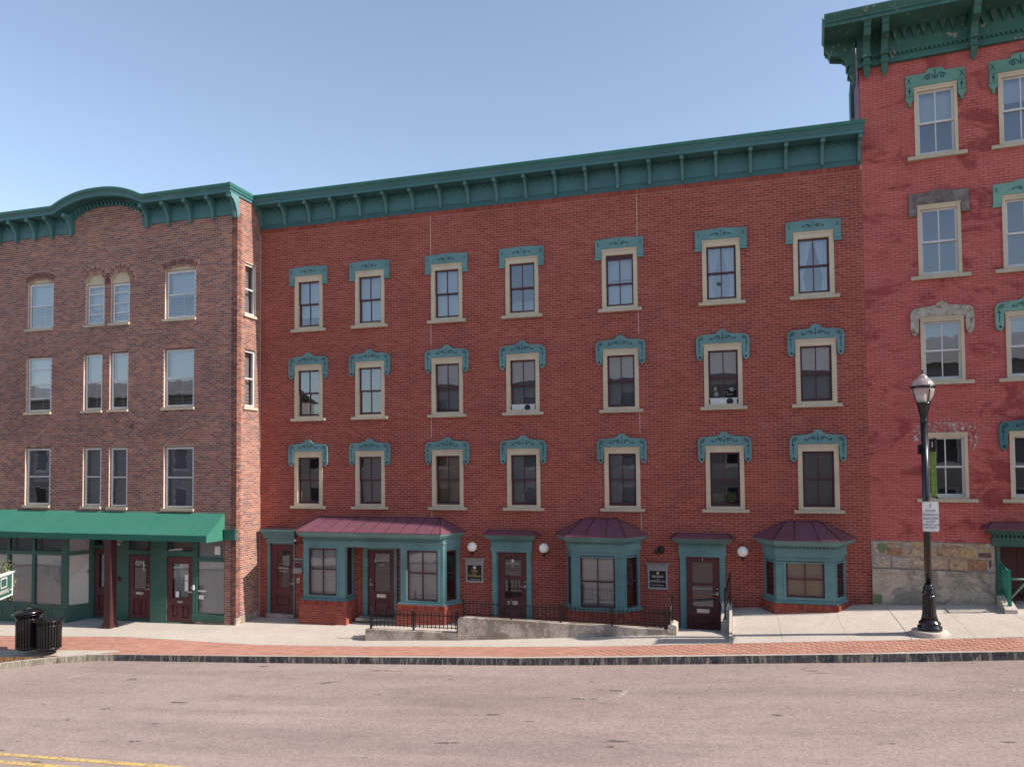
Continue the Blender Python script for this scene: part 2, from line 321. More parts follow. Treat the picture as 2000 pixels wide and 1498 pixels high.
# ---------------------------------------------------------------- bricks
def brick_rects(u0, u1, v0, v1, holes, bw=.191, bh=.0557, j=.012, seed=1, test=None):
    out = []; r = random.Random(seed); n = 0; v = v0
    while v < v1-.01:
        va, vb = v, min(v+bh, v1); off = (.5 if n % 2 else 0)*(bw+j)
        cuts = sorted((h[0], h[1]) for h in holes if min(vb, h[3])-max(va, h[2]) > .5*(vb-va))
        u = u0-off
        while u < u1:
            segs = [(max(u, u0), min(u+bw, u1))]
            for c0, c1 in cuts:
                ns = []
                for a, b in segs:
                    if c1 <= a or c0 >= b: ns.append((a, b)); continue
                    if a < c0: ns.append((a, c0-.002))
                    if b > c1: ns.append((c1+.002, b))
                segs = ns
            for a, b in segs:
                if b-a > .025 and (test is None or test((a+b)/2, (va+vb)/2)): out.append((a, b, va, vb))
            u += bw+j
        v += bh+j; n += 1
    return out
def bricks(parent, T, rects, mats, seed, depth=.0045, indiv=0, rootM=None, tonef=None, name='bricks'):
    r = random.Random(seed); mb = MB(T)
    rootM = rootM or Matrix.Identity(4); Tm = T or Matrix.Identity(4)
    picked = set()
    if indiv:
        sc = []
        for i, (a, b, c, d) in enumerate(rects):
            if b-a > .185 and d-c > .053:
                p = rootM @ Tm @ Vector(((a+b)/2, 0, (c+d)/2)); z = (p-CAM).dot(F)
                x = 1000+1480*(p-CAM).dot(R2)/z; y = 852.5-1480*(p-CAM).dot(U2)/z
                if 0 < x < 2000 and 0 < y < 1498: sc.append((z, i))
        sc.sort(); picked = {i for _, i in sc[:indiv]}
    variants = []
    if indiv:
        for k in range(12):
            t = r.random(); dd = depth*r.uniform(.6, 1.2)
            variants.append(MB().add([(-.0965,-dd,-.02885),(.0965,-dd,-.02885),(.0965,-dd,.02885),(-.0965,-dd,.02885),(-.0965,.004,-.02885),(.0965,.004,-.02885),(.0965,.004,.02885),(-.0965,.004,.02885)],
                [(0,1,2,3),(1,5,6,2),(4,0,3,7),(3,2,6,7),(4,5,1,0)], 0, t).mesh('brick', mats))
    for i, (a, b, c, d) in enumerate(rects):
        if i in picked:
            o = put('brick', r.choice(variants), parent); cx, cz = (a+b)/2, (c+d)/2
            o.matrix_local = Tm @ Matrix.Translation((cx, 0, cz)) @ Matrix.Diagonal(((b-a)/.193, 1, (d-c)/.0577, 1)) if T is not None else Matrix.Translation((cx, 0, cz)) @ Matrix.Diagonal(((b-a)/.193, 1, (d-c)/.0577, 1))
            continue
        dd = depth*r.uniform(.6, 1.2); t = r.random() if tonef is None else tonef(a, c, r)
        mb.add([(a,-dd,c),(b,-dd,c),(b,-dd,d),(a,-dd,d),(a,.004,c),(b,.004,c),(b,.004,d),(a,.004,d)], [(0,1,2,3),(1,5,6,2),(4,0,3,7),(3,2,6,7),(4,5,1,0)], 0, t)
    o = mb.build(name, mats, parent); o['kind'] = 'stuff'; return o
def text(body, size, loc, parent, mat, name='lettering', align='CENTER', rotz=0., depth=.001, sx=1.):
    cu = bpy.data.curves.new(name, 'FONT'); cu.body = body; cu.size = size; cu.align_x = align; cu.align_y = 'CENTER'; cu.extrude = depth; cu.resolution_u = 2
    t = bpy.data.objects.new(name, cu); C.objects.link(t)
    me = bpy.data.meshes.new_from_object(t.evaluated_get(bpy.context.evaluated_depsgraph_get())); bpy.data.objects.remove(t)
    me.materials.clear(); me.materials.append(mat); me.name = name
    o = put(name, me, parent, loc, (R_(90), 0, rotz)); o.scale = (sx, 1, 1); return o
def spiral(cx, cz, r0, turns, a0, sgn=1, n=22):
    return [(cx+r0*(1-i/n*.85)*math.cos(a0+sgn*turns*2*math.pi*i/n), cz+r0*(1-i/n*.85)*math.sin(a0+sgn*turns*2*math.pi*i/n)) for i in range(n+1)]

# ---------------------------------------------------------------- windows with hoods (local origin: centre of the sill's underside)
_cache = {}
def cached(key, fn):
    if key not in _cache: _cache[key] = fn()
    return _cache[key]
def mirror(half): return half+[(-a, b) for a, b in reversed(half) if abs(a) > 1e-6]
def hood_outline(kind, zc, dz):
    ow = .675 if kind == 'arch' else .655
    if kind == 'arch':      # zc: underside of the header ; crested top, long rounded ears
        h = [(0,.362),(.045,.357),(.085,.335),(.12,.295),(.17,.262),(.30,.245),(.45,.232),(.555,.22),(.62,.195),(.66,.145),(.675,.08),(.675,-.245),(.668,-.325),(.652,-.365),(.657,-.39),(.632,-.415),(.60,-.428),(.60,-.45),(.558,-.45),(.558,-.428),(.53,-.40),(.518,-.365),(.505,-.325),(.50,-.245),(.493,0)]
    elif kind == 'flat':
        h = [(0,.29),(.3,.275),(.655,.255),(.655,-.235),(.668,-.235),(.668,-.295),(.492,-.295),(.492,-.235),(.497,-.235),(.493,0)]
    elif kind == 'point':   # stepped centre, pointed ears
        h = [(0,.395),(.14,.395),(.15,.37),(.19,.365),(.2,.30),(.64,.30),(.64,-.22),(.655,-.22),(.655,-.29),(.60,-.38),(.585,-.40),(.585,-.475),(.535,-.475),(.535,-.40),(.52,-.38),(.475,-.29),(.475,-.22),(.482,-.22),(.475,0)]
    elif kind == 'wide_flat':
        h = [(0,.33),(.12,.32),(.25,.285),(.64,.27),(.64,-.2),(.655,-.2),(.655,-.27),(.478,-.27),(.478,-.2),(.485,-.2),(.475,0)]
    return [(a, zc+b) for a, b in mirror(h)]
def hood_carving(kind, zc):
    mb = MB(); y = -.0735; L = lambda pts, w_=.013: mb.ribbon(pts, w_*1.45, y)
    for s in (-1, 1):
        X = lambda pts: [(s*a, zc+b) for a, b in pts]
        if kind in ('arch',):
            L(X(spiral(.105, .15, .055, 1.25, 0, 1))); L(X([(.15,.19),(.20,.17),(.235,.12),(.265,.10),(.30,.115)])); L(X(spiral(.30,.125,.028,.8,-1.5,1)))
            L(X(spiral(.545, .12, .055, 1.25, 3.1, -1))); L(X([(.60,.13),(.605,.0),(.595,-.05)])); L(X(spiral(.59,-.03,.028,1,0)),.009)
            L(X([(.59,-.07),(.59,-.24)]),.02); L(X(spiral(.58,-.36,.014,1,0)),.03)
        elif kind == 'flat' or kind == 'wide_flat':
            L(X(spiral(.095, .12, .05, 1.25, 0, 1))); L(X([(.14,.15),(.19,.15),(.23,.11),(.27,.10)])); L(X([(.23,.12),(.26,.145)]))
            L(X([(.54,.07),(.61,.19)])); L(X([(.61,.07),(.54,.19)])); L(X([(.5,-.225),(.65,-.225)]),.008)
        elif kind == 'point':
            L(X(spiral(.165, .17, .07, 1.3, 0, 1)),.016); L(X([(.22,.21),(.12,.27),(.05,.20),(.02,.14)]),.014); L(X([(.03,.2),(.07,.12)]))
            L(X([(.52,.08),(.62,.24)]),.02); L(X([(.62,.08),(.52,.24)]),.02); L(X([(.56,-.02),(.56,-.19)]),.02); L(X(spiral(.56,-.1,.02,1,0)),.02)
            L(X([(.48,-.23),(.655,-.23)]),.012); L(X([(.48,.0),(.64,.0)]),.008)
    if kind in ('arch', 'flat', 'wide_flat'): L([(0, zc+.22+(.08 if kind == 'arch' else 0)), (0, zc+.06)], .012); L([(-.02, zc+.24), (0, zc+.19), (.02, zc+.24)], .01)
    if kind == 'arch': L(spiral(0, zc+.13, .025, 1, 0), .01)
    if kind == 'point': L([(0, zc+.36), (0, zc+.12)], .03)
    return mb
def fancy_window(root, x, zs, H, kind, hoodmat, inside, sashmat, co=.485, po=.375, sillw=.595, bottom=.135, top=.175, lower=0., label=None):
    """zs underside of sill, H height from there to the top of the casing"""
    key = (round(H, 2), co, po)
    cas = cached(('cas',)+key, lambda: MB().slab(-co, co, .08, H, [(-po, po, bottom+.02, H-top)], -.035, .14).slab(-co-.015, co+.015, H-.05, H+.004, [], -.05, -.036).box(-po-.02, po+.02, -.05, -.036, .085, bottom).mesh('window', m_beige))
    wd = put('window', cas, root, (x, 0, zs))
    sl = cached(('sill', sillw), lambda: MB().box(-sillw, sillw, -.10, .05, 0, .082).mesh('sill', m_sill)); put('sill', sl, wd)
    zb, zt = bottom+.02, H-top; zm = (zb+zt)/2; gap = lower
    def sash(a, b, y, bot):
        mb = MB(); hw = po; mb.slab(-hw, hw, a, b, [(-hw+.05, -.013, a+bot, b-.045), (.013, hw-.05, a+bot, b-.045)], y, y+.035)
        return mb
    su = cached(('su',)+key+(sashmat.name,), lambda: sash(zm-.02, zt, .045, .045).mesh('sash', sashmat))
    lo = cached(('lo',)+key+(sashmat.name,), lambda: sash(zb, zm+.022, .082, .07).mesh('sash', sashmat))
    put('sash', su, wd, (0, 0, -gap if gap > 0 else 0)); put('sash', lo, wd, (0, 0, -gap if gap < 0 else 0))
    pw = po-.05-.013
    for (a, b, y, dz) in ((zm+.025, zt-.045, .06, -gap if gap > 0 else 0), (zb+.07, zm-.023, .097, -gap if gap < 0 else 0)):
        pm = cached(('pane', round(a, 3), round(b, 3), y, pw), lambda: MB().add([(-pw/2-.004,y,a-.004),(pw/2+.004,y,a-.004),(pw/2+.004,y,b+.004),(-pw/2-.004,y,b+.004)], [(0,1,2,3)]).mesh('pane', m_glass))
        for s in (-1, 1): put('pane', pm, wd, (s*(.013+pw/2), 0, dz))
    if gap > 0: MB().box(-po, po, .05, .08, zt-gap, zt+.0).build('head_filler', m_sash, wd)
    for it in inside:
        k = it[0]
        if k == 'blind': f0, mt = it[1], it[2]; z0 = zt-(zt-zb)*f0; MB().box(-po, po, .20, .21, z0, zt+.03).build('blind', mt, wd)
        elif k == 'curtain':
            for s in (-1, 1):
                mb = MB(); n = 10
                for i in range(n):
                    z0, z1 = zb+(zt-zb)*i/n, zb+(zt-zb)*(i+1)/n
                    wf = lambda z: po*(1-.0) if False else po*(.98-.62*min(1, (zt-z)/(zt-zb)*1.45)) if z > zb+(zt-zb)*.31 else po*(.36+.22*(1-(z-zb)/((zt-zb)*.31)))
                    mb.add([(s*po, .2, z0), (s*(po-wf(z0)), .19, z0), (s*(po-wf(z1)), .19, z1), (s*po, .2, z1)], [(0,1,2,3)])
                mb.build('curtain', m_cur, wd)
        elif k == 'ac':
            MB().box(-po+.04, po-.04, .02, .25, zb+.005, zb+.125).box(-po+.01, po-.01, .03, .05, zb+.125, zb+.16).build('air_conditioner', m_white, wd)
            MB(Matrix.Translation((it[1], .017, zb+.065)) @ Matrix.Rotation(R_(90), 4, 'X')).lathe([(.085, 0), (.085, .004)], 20).build('air_outlet', m_dark, wd)
        elif k == 'papers':
            for (a, b, c, d) in it[1]: MB().box(a, b, .10, .102, zb+c, zb+d).build('paper_note', m_signw, wd)
        elif k == 'sun_catcher':
            MB(Matrix.Translation((-.07, .1, zb+.43)) @ Matrix.Rotation(R_(90), 4, 'X')).lathe([(.055, 0), (.055, .003)], 20).build('round_sticker', m_sage, wd)
        elif k == 'plant':
            mb = MB(); r = random.Random(3)
            for i in range(90):
                a = r.uniform(-.3, .3); zz = zb+.12+r.random()*.28*(1-abs(a)*1.2); q = r.uniform(.02, .05)
                mb.add([(a-q, .15, zz), (a, .15, zz-q), (a+q, .16, zz+q*.4), (a, .16, zz+q)], [(0,1,2,3)], 0, r.random())
            mb.build('potted_plant', m_leaf, wd)
    if kind:
        hk = 'hood'; zc = H+.004
        hm = cached(('hood', kind, round(H, 2), hoodmat.name), lambda: MB().prism(hood_outline(kind, zc, 0), -.07, -.004).mesh('window_hood', hoodmat))
        ho = put('window_hood', hm, wd)
        if label: ho['label'] = label
        if hoodmat not in (m_aged, m_peel):
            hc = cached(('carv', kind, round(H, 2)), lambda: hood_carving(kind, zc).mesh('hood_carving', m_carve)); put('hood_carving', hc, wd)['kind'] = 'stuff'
    return wd

# ================================================================ MIDDLE BUILDING
mid = empty('brick_commercial_building', (0, 0, 0), 'dark red brick three-storey block in the middle with teal bracketed cornice and maroon bay roofs', 'building')
X0, X1 = -14.3, 3.2
WX = [-12.567, -10.482, -8.0, -5.714, -2.938, -.255, 2.021]
ROWS = [8.135, 5.373, 2.69]; HH = 1.742
holes = [(x-.43, x+.43, z+.1, z+HH-.06) for x in WX for z in ROWS]
doors = dict(d1=(-13.93, -13.05, -.68, 1.60), d2=(-10.56, -9.69, -.55, 1.50), d4=(-6.52, -5.63, -.42, 1.53), d3=(-1.30, -.43, -.42, 1.53))
holes += list(doors.values())
holes += [(-11.95, -11.1, .25, 1.5), (-9.0, -7.9, .25, 1.5), (-3.9, -3.15, .25, 1.5), (1.3, 2.0, .7, 1.5)]
MB().slab(X0, X1, -1.1, 11.42, holes, 0, .2).build('front_wall', m_mortarM, mid)
rects = brick_rects(X0, X1, -1.083, 11.32, holes, seed=3)
bricks(mid, None, rects, m_brickM, 11, indiv=300)
mb = MB(); r = random.Random(5); x = X0
while x < X1-.05:
    mb.box(x, x+.0577, -.035+r.uniform(-.002, .002), .01, 11.335, 11.455, 0, r.random()); x += .0677
mb.build('soldier_course', m_brickM, mid)['kind'] = 'stuff'
MB().box(X0, X1, -.022, .0, 11.33, 11.45).build('soldier_mortar', m_mortarM, mid)
MB().box(X0, X1, .9, 12, -1.2, 12.2).build('building_body', m_room, mid)
MB().box(X0, X1-.01, -.0, 12, 12.24, 12.34).build('flat_roof', m_dark, mid)
MB().box(X0+.01, X0+.1, .2, .9, -1, 12.2).box(X1-.1, X1-.01, .2, .9, -1, 12.2).build('party_wall', m_room, mid)
# cornice
MB().box(X0, X1, -.03, .2, 11.457, 12.14).build('frieze_board', m_teal2, mid)
mb = MB(); x = X0+.02
while x < X1-.03: mb.box(x, x+.018, -.042, -.03, 11.46, 11.60); x += .034
mb.build('beadboard_strip', m_teal2, mid)['kind'] = 'stuff'
MB().box(X0, X1, -.06, -.03, 11.60, 11.62).build('frieze_moulding', m_teal2, mid)
mb = MB(); x = X0+.05
while x < X1-.05: mb.box(x, x+.07, -.075, -.03, 11.985, 12.03); mb.box(x+.105, x+.175, -.07, -.03, 12.04, 12.085); x += .21
mb.build('dentil_band', m_teal2, mid)['kind'] = 'stuff'
MB().box(X0, X1, -.42, -.03, 12.12, 12.14).build('soffit', m_teal2, mid)
cprof = [(-.40,12.11),(-.44,12.11),(-.44,12.20),(-.455,12.205),(-.455,12.235),(-.475,12.26),(-.50,12.30),(-.50,12.32),(0,12.32),(0,12.14),(-.40,12.14)]
MB().prism_x(cprof, X0, X1+.02).build('cornice_fascia', m_teal2, mid)
MB().prism_x([(-.52,12.315),(-.525,12.405),(-.50,12.42),(.3,12.44),(.3,12.325)], X0, X1+.03).build('metal_drip_edge', m_green, mid)
def bracket(h, d, t):
    p = [(0,0),(-.06,0),(-.085,.03),(-.10,.10),(-.09,.16),(-.105,.24),(-.16,.34),(-.24,.42),(-.26,.47),(-.30,.48),(-d,h-.08),(-d,h),(0,h)]
    p = [(a*d/.42, b*h/.62) for a, b in p]; p[-3] = (-d, h*.87); p[-2] = (-d, h); p[-1] = (0, h)
    return MB().prism_x(p, -t/2, t/2).prism_x([(-d-.012, h*.82), (-d-.012, h-.002), (0, h-.002), (0, h*.82)], -t/2-.012, t/2+.012)
m_brk = paint('bracket_paint', (.072,.175,.172), .55)
bm = bracket(.60, .36, .075).mesh('bracket', m_brk)
for k in range(21): put('bracket', bm, mid, (X0+.06+k*(X1-X0-.12)/20, -.03, 11.52))
# 21 windows
IN = [
 [[('blind', .78, m_bw)], [('blind', 1., m_bw)], [('blind', 1., m_bw)], [('blind', .75, m_bw), ('blind', 1., m_bg)], [('blind', 1., m_bw)], [('curtain',), ('sun_catcher',), ('blind', 1., m_bg)], [('curtain',)]],
 [[('blind', .5, m_bg)], [('blind', .45, m_bg)], [('blind', .93, m_bg)], [('blind', 1., m_bg), ('ac', .12)], [('blind', 1., m_bg)], [('blind', .62, m_bg), ('ac', .16), ('papers', [(-.24,-.17,.36,.46),(-.23,-.13,.22,.32),(.16,.25,.33,.43),(.08,.24,.24,.27),(-.0,.12,.31,.33)])], [('blind', 1., m_bg)]],  # half-height grey blinds of the first two windows stand for mirrored sky
 [[], [('blind', 1., m_bd)], [('blind', 1., m_bt)], [('blind', 1., m_bg)], [('blind', 1., m_bg)], [('blind', .2, m_bt), ('blind', .5, m_bd), ('plant',)], [('blind', 1., m_bd)]]]
for ri, z in enumerate(ROWS):
    for ci, x in enumerate(WX):
        low = .09 if (ri, ci) in ((0, 4),) else 0.
        wd = fancy_window(mid, x, z, HH, 'flat' if ri == 0 else 'arch', m_teal, IN[ri][ci], m_sash, lower=low)
# caulked control joints
for x in (-8.51, -2.455):
    for z0, z1 in ((8.135+HH+.25, 11.33), (5.37+HH+.37, 8.13), (2.69+HH+.37, 5.37), (2.45 if x < -5 else 2.1, 2.69)): MB().box(x, x+.016, -.011, 0, z0, z1).build('control_joint', m_mortarL, mid)
MB().box(X0+.0, X0+.018, -.013, 0, -.7, 11.3).build('control_joint', m_mortarL, mid)

# ---- doors
def door(root, x0, x1, z0, z1, y, glass, panels, slot=None, handle=1, mat=m_maroon, num=None, gl=None):
    mb = MB(); mb.slab(x0, x1, z0, z1, glass+[p for p in panels], y, y+.045, 0)
    for p in panels:
        mb.box(p[0], p[1], y+.03, y+.04, p[2], p[3]); mb.box(p[0]+.05, p[1]-.05, y+.012, y+.03, p[2]+.05, p[3]-.05)
        mb.slab(p[0]-.02, p[1]+.02, p[2]-.02, p[3]+.02, [p], y-.012, y)
    for g in glass: mb.slab(g[0]-.018, g[1]+.018, g[2]-.018, g[3]+.018, [g], y-.008, y)
    d = mb.build('door', mat, root)
    for g in glass: MB().add([(g[0],y+.02,g[2]),(g[1],y+.02,g[2]),(g[1],y+.02,g[3]),(g[0],y+.02,g[3])], [(0,1,2,3)]).build('pane', gl or m_glassD, d)
    if slot: MB().box(slot[0], slot[1], y-.012, y, slot[2], slot[3]).box(slot[0]+.03, slot[1]-.03, y-.018, y-.012, slot[2]+.03, slot[3]-.025).build('mail_slot', m_steel, d)
    hx = x1-.06 if handle > 0 else x0+.06
    hz = z0+.93
    MB().box(hx-.025, hx+.025, y-.012, y, hz-.04, hz+.04).tube([(hx, y-.05, hz), (hx-.12*handle, y-.05, hz)], .012).tube([(hx, y-.05, hz), (hx, y, hz)], .012).tube([(hx, y-.02, hz+.13), (hx, y, hz+.13)], .025, 10).build('handle', m_steel, d)
    return d
def hip_canopy(name, root, pts, ze, xr0, xr1, zr, yfr, ribs, mroof=m_mroof):
    """pts: plan polyline of the eave from left wall to right wall; ridge xr0..xr1 on the wall at height zr"""
    n = len(pts)-1; cp = root
    for i in range(n):
        a, b = pts[i], pts[i+1]
        if i == 0: top = [(xr0, -.004, zr)]
        elif i == n-1: top = [(xr1, -.004, zr)]
        else: top = [(xr1, -.004, zr), (xr0, -.004, zr)]
        top = [(xr0, -.004, zr)] if i == 0 else ([(xr1, -.004, zr)] if i == n-1 else [(xr1, -.004, zr), (xr0, -.004, zr)])
        v = [(a[0], a[1], ze), (b[0], b[1], ze)]+top
        up = [(p[0], p[1], p[2]+.02) for p in v]; m_ = len(v)
        MB().add(up+v, [tuple(range(m_)), tuple(range(2*m_-1, m_-1, -1))]+[(k, m_+k, m_+(k+1) % m_, (k+1) % m_) for k in range(m_)]).build('roof_panel', mroof, cp)
    segs = [((pts[1][0], pts[1][1], ze+.02), (xr0, 0, zr+.02)), ((pts[-2][0], pts[-2][1], ze+.02), (xr1, 0, zr+.02)), ((pts[0][0], pts[0][1], ze+.02), (xr0, 0, zr+.02)), ((pts[-1][0], pts[-1][1], ze+.02), (xr1, 0, zr+.02)), ((xr0, -.01, zr+.02), (xr1, -.01, zr+.02))]
    sm = [MB().tube([a, b], .014, 4) for a, b in segs]
    for (xa, xb) in ribs: sm.append(MB().tube([(xa, pts[1][1]+.0, ze+.022), (xb, -.01, zr+.022)], .009, 4))
    for s_ in sm: s_.build('roof_seam', m_mseam, cp)
def eave(mb, pts, z0, z1, inset0, inset1, lift=0):      # moulded box following the plan polyline, inset toward the wall
    def ins(d):
        P = [Vector(p) for p in pts]; out = []
        for i, p in enumerate(P):
            if i == 0: out.append((p.x+d*1.1, 0)); continue
            if i == len(P)-1: out.append((p.x-d*1.1, 0)); continue
            s = 1 if i <= len(P)//2-(len(P) % 2 == 0) else -1
            out.append((p.x+s*d*.45, p.y+d))
        return out
    a, b = ins(inset0), ins(inset1); n = len(a)
    mb.add([(p[0], p[1], z0) for p in a]+[(p[0], p[1], z1) for p in b], [tuple(range(n-1, -1, -1)), tuple(range(n, 2*n))]+[(i, (i+1) % n, n+(i+1) % n, n+i) for i in range(n)])
    return mb
def dentils(mb, p0, p1, z0, z1, step=.092, w_=.05, d=.05):
    T, L = frame(p0, p1); n = max(1, int(L/step)); s = (L-n*step)/2
    for i in range(n):
        b = MB(T).box(s+i*step, s+i*step+w_, -d, .005, z0, z1); mb.add(b.v, b.f)
    return mb
def panel_window(root, T, u0, u1, z0, z1, cross=True, mid_rail=.5, gm=None, back=None, sashm=None, y=.02):
    """framed window in a bay face : sash, panes, interior blind"""
    mb = MB(T); cu = (u0+u1)/2; zm = z0+(z1-z0)*mid_rail; b = .045
    hs = [(u0+b, cu-.015, zm+.018, z1-b), (cu+.015, u1-b, zm+.018, z1-b), (u0+b, cu-.015, z0+b, zm-.018), (cu+.015, u1-b, z0+b, zm-.018)] if cross else [(u0+b*.8, u1-b*.8, zm+.018, z1-b), (u0+b*.8, u1-b*.8, z0+b, zm-.018)]
    mb.slab(u0, u1, z0, z1, hs, y, y+.04); mb.build('sash', sashm or m_sash, root)
    for h in hs: MB(T).add([(h[0]-.003,y+.02,h[2]-.003),(h[1]+.003,y+.02,h[2]-.003),(h[1]+.003,y+.02,h[3]+.003),(h[0]-.003,y+.02,h[3]+.003)], [(0,1,2,3)]).build('pane', gm or m_glassD, root)
    if back: MB(T).box(u0, u1, y+.12, y+.13, z0, z1).build('blind', back, root)

def bay(name, fl, fr, wl, wr, yf, zsill, ztop, zwin0, zwin1, wx0, wx1, eavepts, ze, xr0, xr1, zr, ribs, zg, back=None, lab=None):
    """fl,fr: x of the front corners; wl,wr: x where the sides meet the wall"""
    b = empty('bay_window', (0, 0, 0)); b.parent = mid
    if lab: b['label'] = lab
    plan = [((wl, 0), (fl, yf)), ((fl, yf), (fr, yf)), ((fr, yf), (wr, 0))]
    for i, (p, q) in enumerate(plan):
        T, L = frame(p, q)
        if i == 1: wa, wb = wx0-fl, wx1-fl
        else: wa, wb = L*.16, L*.84
        z0b, z1b = zwin0, zwin1
        MB(T).slab(0, L, zsill, ztop, [(wa, wb, z0b, z1b)], 0, .07).slab(max(0, wa-.06), min(L, wb+.06), z0b-.04, z1b+.05, [(wa, wb, z0b, z1b)], -.014, 0).build('bay_frame', m_teal, b)
        panel_window(b, T, wa, wb, z0b, z1b, cross=(i == 1), back=back if i == 1 else None)
    # corner beads, entablature steps
    mb = MB()
    for z0, z1, d in ((ztop-.36, ztop-.33, .03), (ztop-.20, ztop-.0, .035)):
        pts = [(wl-d, 0), (fl-d*.5, yf-d), (fr+d*.5, yf-d), (wr+d, 0)]
        mb.prism_z(pts, z0, z1)
    mb.build('entablature', m_teal, b)
    dm = MB(); d = .045
    zz = ztop-.005
    pts = [(wl-.02, 0), (fl-.01, yf-.02), (fr+.01, yf-.02), (wr+.02, 0)]
    for k in range(3): dentils(dm, pts[k], pts[k+1], zz+.006, zz+.062)
    dm.build('dentils', m_teal, b)['kind'] = 'stuff'
    em = MB(); em.prism_z([(wl-.02, 0), (fl-.01, yf-.02), (fr+.01, yf-.02), (wr+.02, 0)], ztop, ze-.12)
    eave(em, eavepts, ze-.13, ze-.055, .13, .06); eave(em, eavepts, ze-.055, ze, .04, .015); em.build('bay_cornice', m_teal, b)
    hip_canopy('roof', b, eavepts, ze+.002, xr0, xr1, zr, None, ribs)
    sl = [(wl-.06, 0), (fl-.03, yf-.06), (fr+.03, yf-.06), (wr+.06, 0)]
    MB().prism_z(sl, zsill-.045, zsill+.0).prism_z([(wl-.02, 0), (fl-.0, yf-.02), (fr+.0, yf-.02), (wr+.02, 0)], zsill, zsill+.03).build('bay_sill', m_teal, b)
    bs = [(wl-.10, 0), (fl-.05, yf-.08), (fr+.05, yf-.08), (wr+.10, 0)]
    brick_base(b, bs, zsill-.05, zg)
    return b
def brick_base(b, bs, zt, zg):
    MB().prism_z([(p[0]+(.004 if p[0] < (bs[0][0]+bs[-1][0])/2 else -.004), p[1]+.004) for p in bs], zg-.35, zt-.003).build('base_core', m_mortarM, b)
    for k in range(len(bs)-1):
        T, L = frame(bs[k], bs[k+1])
        rc = brick_rects(.0, L, zg-.3, zt-.135, [], seed=k)
        bricks(b, T, rc, m_brickM, 20+k, name='base_bricks')
        mb = MB(T); u = 0.; r = random.Random(k)
        while u < L-.02: mb.box(u, min(u+.0577, L), -.022, .01, zt-.125, zt, 0, r.random()); u += .0677
        mb.build('rowlock_course', m_brickM, b)['kind'] = 'stuff'
bay('B', -4.23, -2.86, -4.50, -2.50, -.60, .14, 1.86, .18, 1.555, -4.01, -3.08, [(-4.83, 0), (-4.37, -.90), (-2.74, -.90), (-2.26, 0)], 2.05, -4.0, -3.08, 2.475, [(-3.85, -3.72), (-3.28, -3.34)], -.42, m_paper, 'bay window with two roof ribs behind the iron ramp railing')
bay('C', .93, 2.28, .66, 2.60, -.60, .56, 1.86, .66, 1.55, 1.16, 2.05, [(.39, 0), (.86, -.90), (2.42, -.90), (2.88, 0)], 2.06, 1.22, 2.03, 2.47, [(1.36, 1.42), (1.92, 1.83)], .28, m_bt, 'short bay window near the painted red building')

# ---- wide shopfront bay A with recessed door
A = empty('shopfront_bay', (0, 0, 0)); A.parent = mid; A['label'] = 'wide shopfront with long maroon metal roof and a recessed door'
eA = [(-13.02, 0), (-12.45, -.93), (-7.87, -.93), (-7.46, 0)]
hip_canopy('roof', A, eA, 2.062, -12.14, -8.24, 2.44, None, [(-11.95+k*.475, -11.75+k*.44) for k in range(9)])
em = MB(); eave(em, eA, 1.93, 2.0, .12, .06); eave(em, eA, 2.0, 2.06, .04, .012); em.build('bay_cornice', m_teal, A)
MB().prism_z([(-12.5, 0), (-12.38, -.6), (-7.92, -.6), (-7.63, 0)], 1.62, 1.94).prism_z([(-12.53, 0), (-12.41, -.63), (-7.90, -.63), (-7.60, 0)], 1.76, 1.80).build('entablature', m_teal, A)
for (p, q, wa, wb, cr, z0) in (((-12.38, -.6), (-11.0, -.6), .18, 1.11, True, .19), ((-11.0, -.6), (-11.02, 0), .12, .48, False, .19), ((-12.5, 0), (-12.38, -.6), .12, .48, False, .19),
                               ((-9.23, -.6), (-7.92, -.6), .20, 1.14, True, .15), ((-7.92, -.6), (-7.65, 0), .12, .52, False, .15), ((-9.2, 0), (-9.23, -.6), .12, .48, False, .15)):
    T, L = frame(p, q)
    MB(T).slab(0, L, .09, 1.62, [(wa, wb, z0, 1.57)], 0, .07).slab(max(0, wa-.05), min(L, wb+.05), z0-.03, 1.61, [(wa, wb, z0, 1.57)], -.014, 0).build('bay_frame', m_teal, A)
    panel_window(A, T, wa, wb, z0, 1.57, cross=cr, mid_rail=.55, back=m_paper if cr else None)
for pl in ([(-12.56, 0), (-12.44, -.66), (-10.94, -.66), (-10.96, 0)], [(-9.28, 0), (-9.30, -.66), (-7.88, -.66), (-7.58, 0)]): MB().prism_z(pl, .04, .09).build('bay_sill', m_teal, A)
brick_base(A, [(-12.62, 0), (-12.48, -.68), (-10.92, -.68), (-10.92, 0)], .04, -.62)
brick_base(A, [(-9.32, 0), (-9.33, -.68), (-7.86, -.68), (-7.55, 0)], .04, -.55)
MB().box(-10.70, -10.56, -.06, .02, -.62, 1.62).box(-9.69, -9.60, -.06, .02, -.62, 1.62).box(-10.56, -9.69, -.05, .02, 1.50, 1.62).build('door_frame', m_teal, mid)
d2 = door(mid, -10.55, -9.70, -.47, 1.49, .02, [(-10.36, -9.86, .24, 1.39)], [(-10.34, -9.88, -.33, .0)], (-10.28, -9.99, .08, .18), -1)
text("BLOSSOMS", .1, (-10.11, -.0, 1.16), d2, m_lett); text('FLORAL', .055, (-10.11, -.0, 1.05), d2, m_lett)
MB().box(-10.8, -9.5, -.35, .0, -.56, -.475).build('door_step', m_concold, mid)
# window dressing of the left shop window
mb = MB()
for s in (-1, 1):
    mb.tube([(-11.735+s*.07+s*.33*t, -.45, 1.5-.22*math.sin(math.pi*t)) for t in [i/10 for i in range(11)]], .022, 6)
mb.build('swag_curtain', m_white, A)

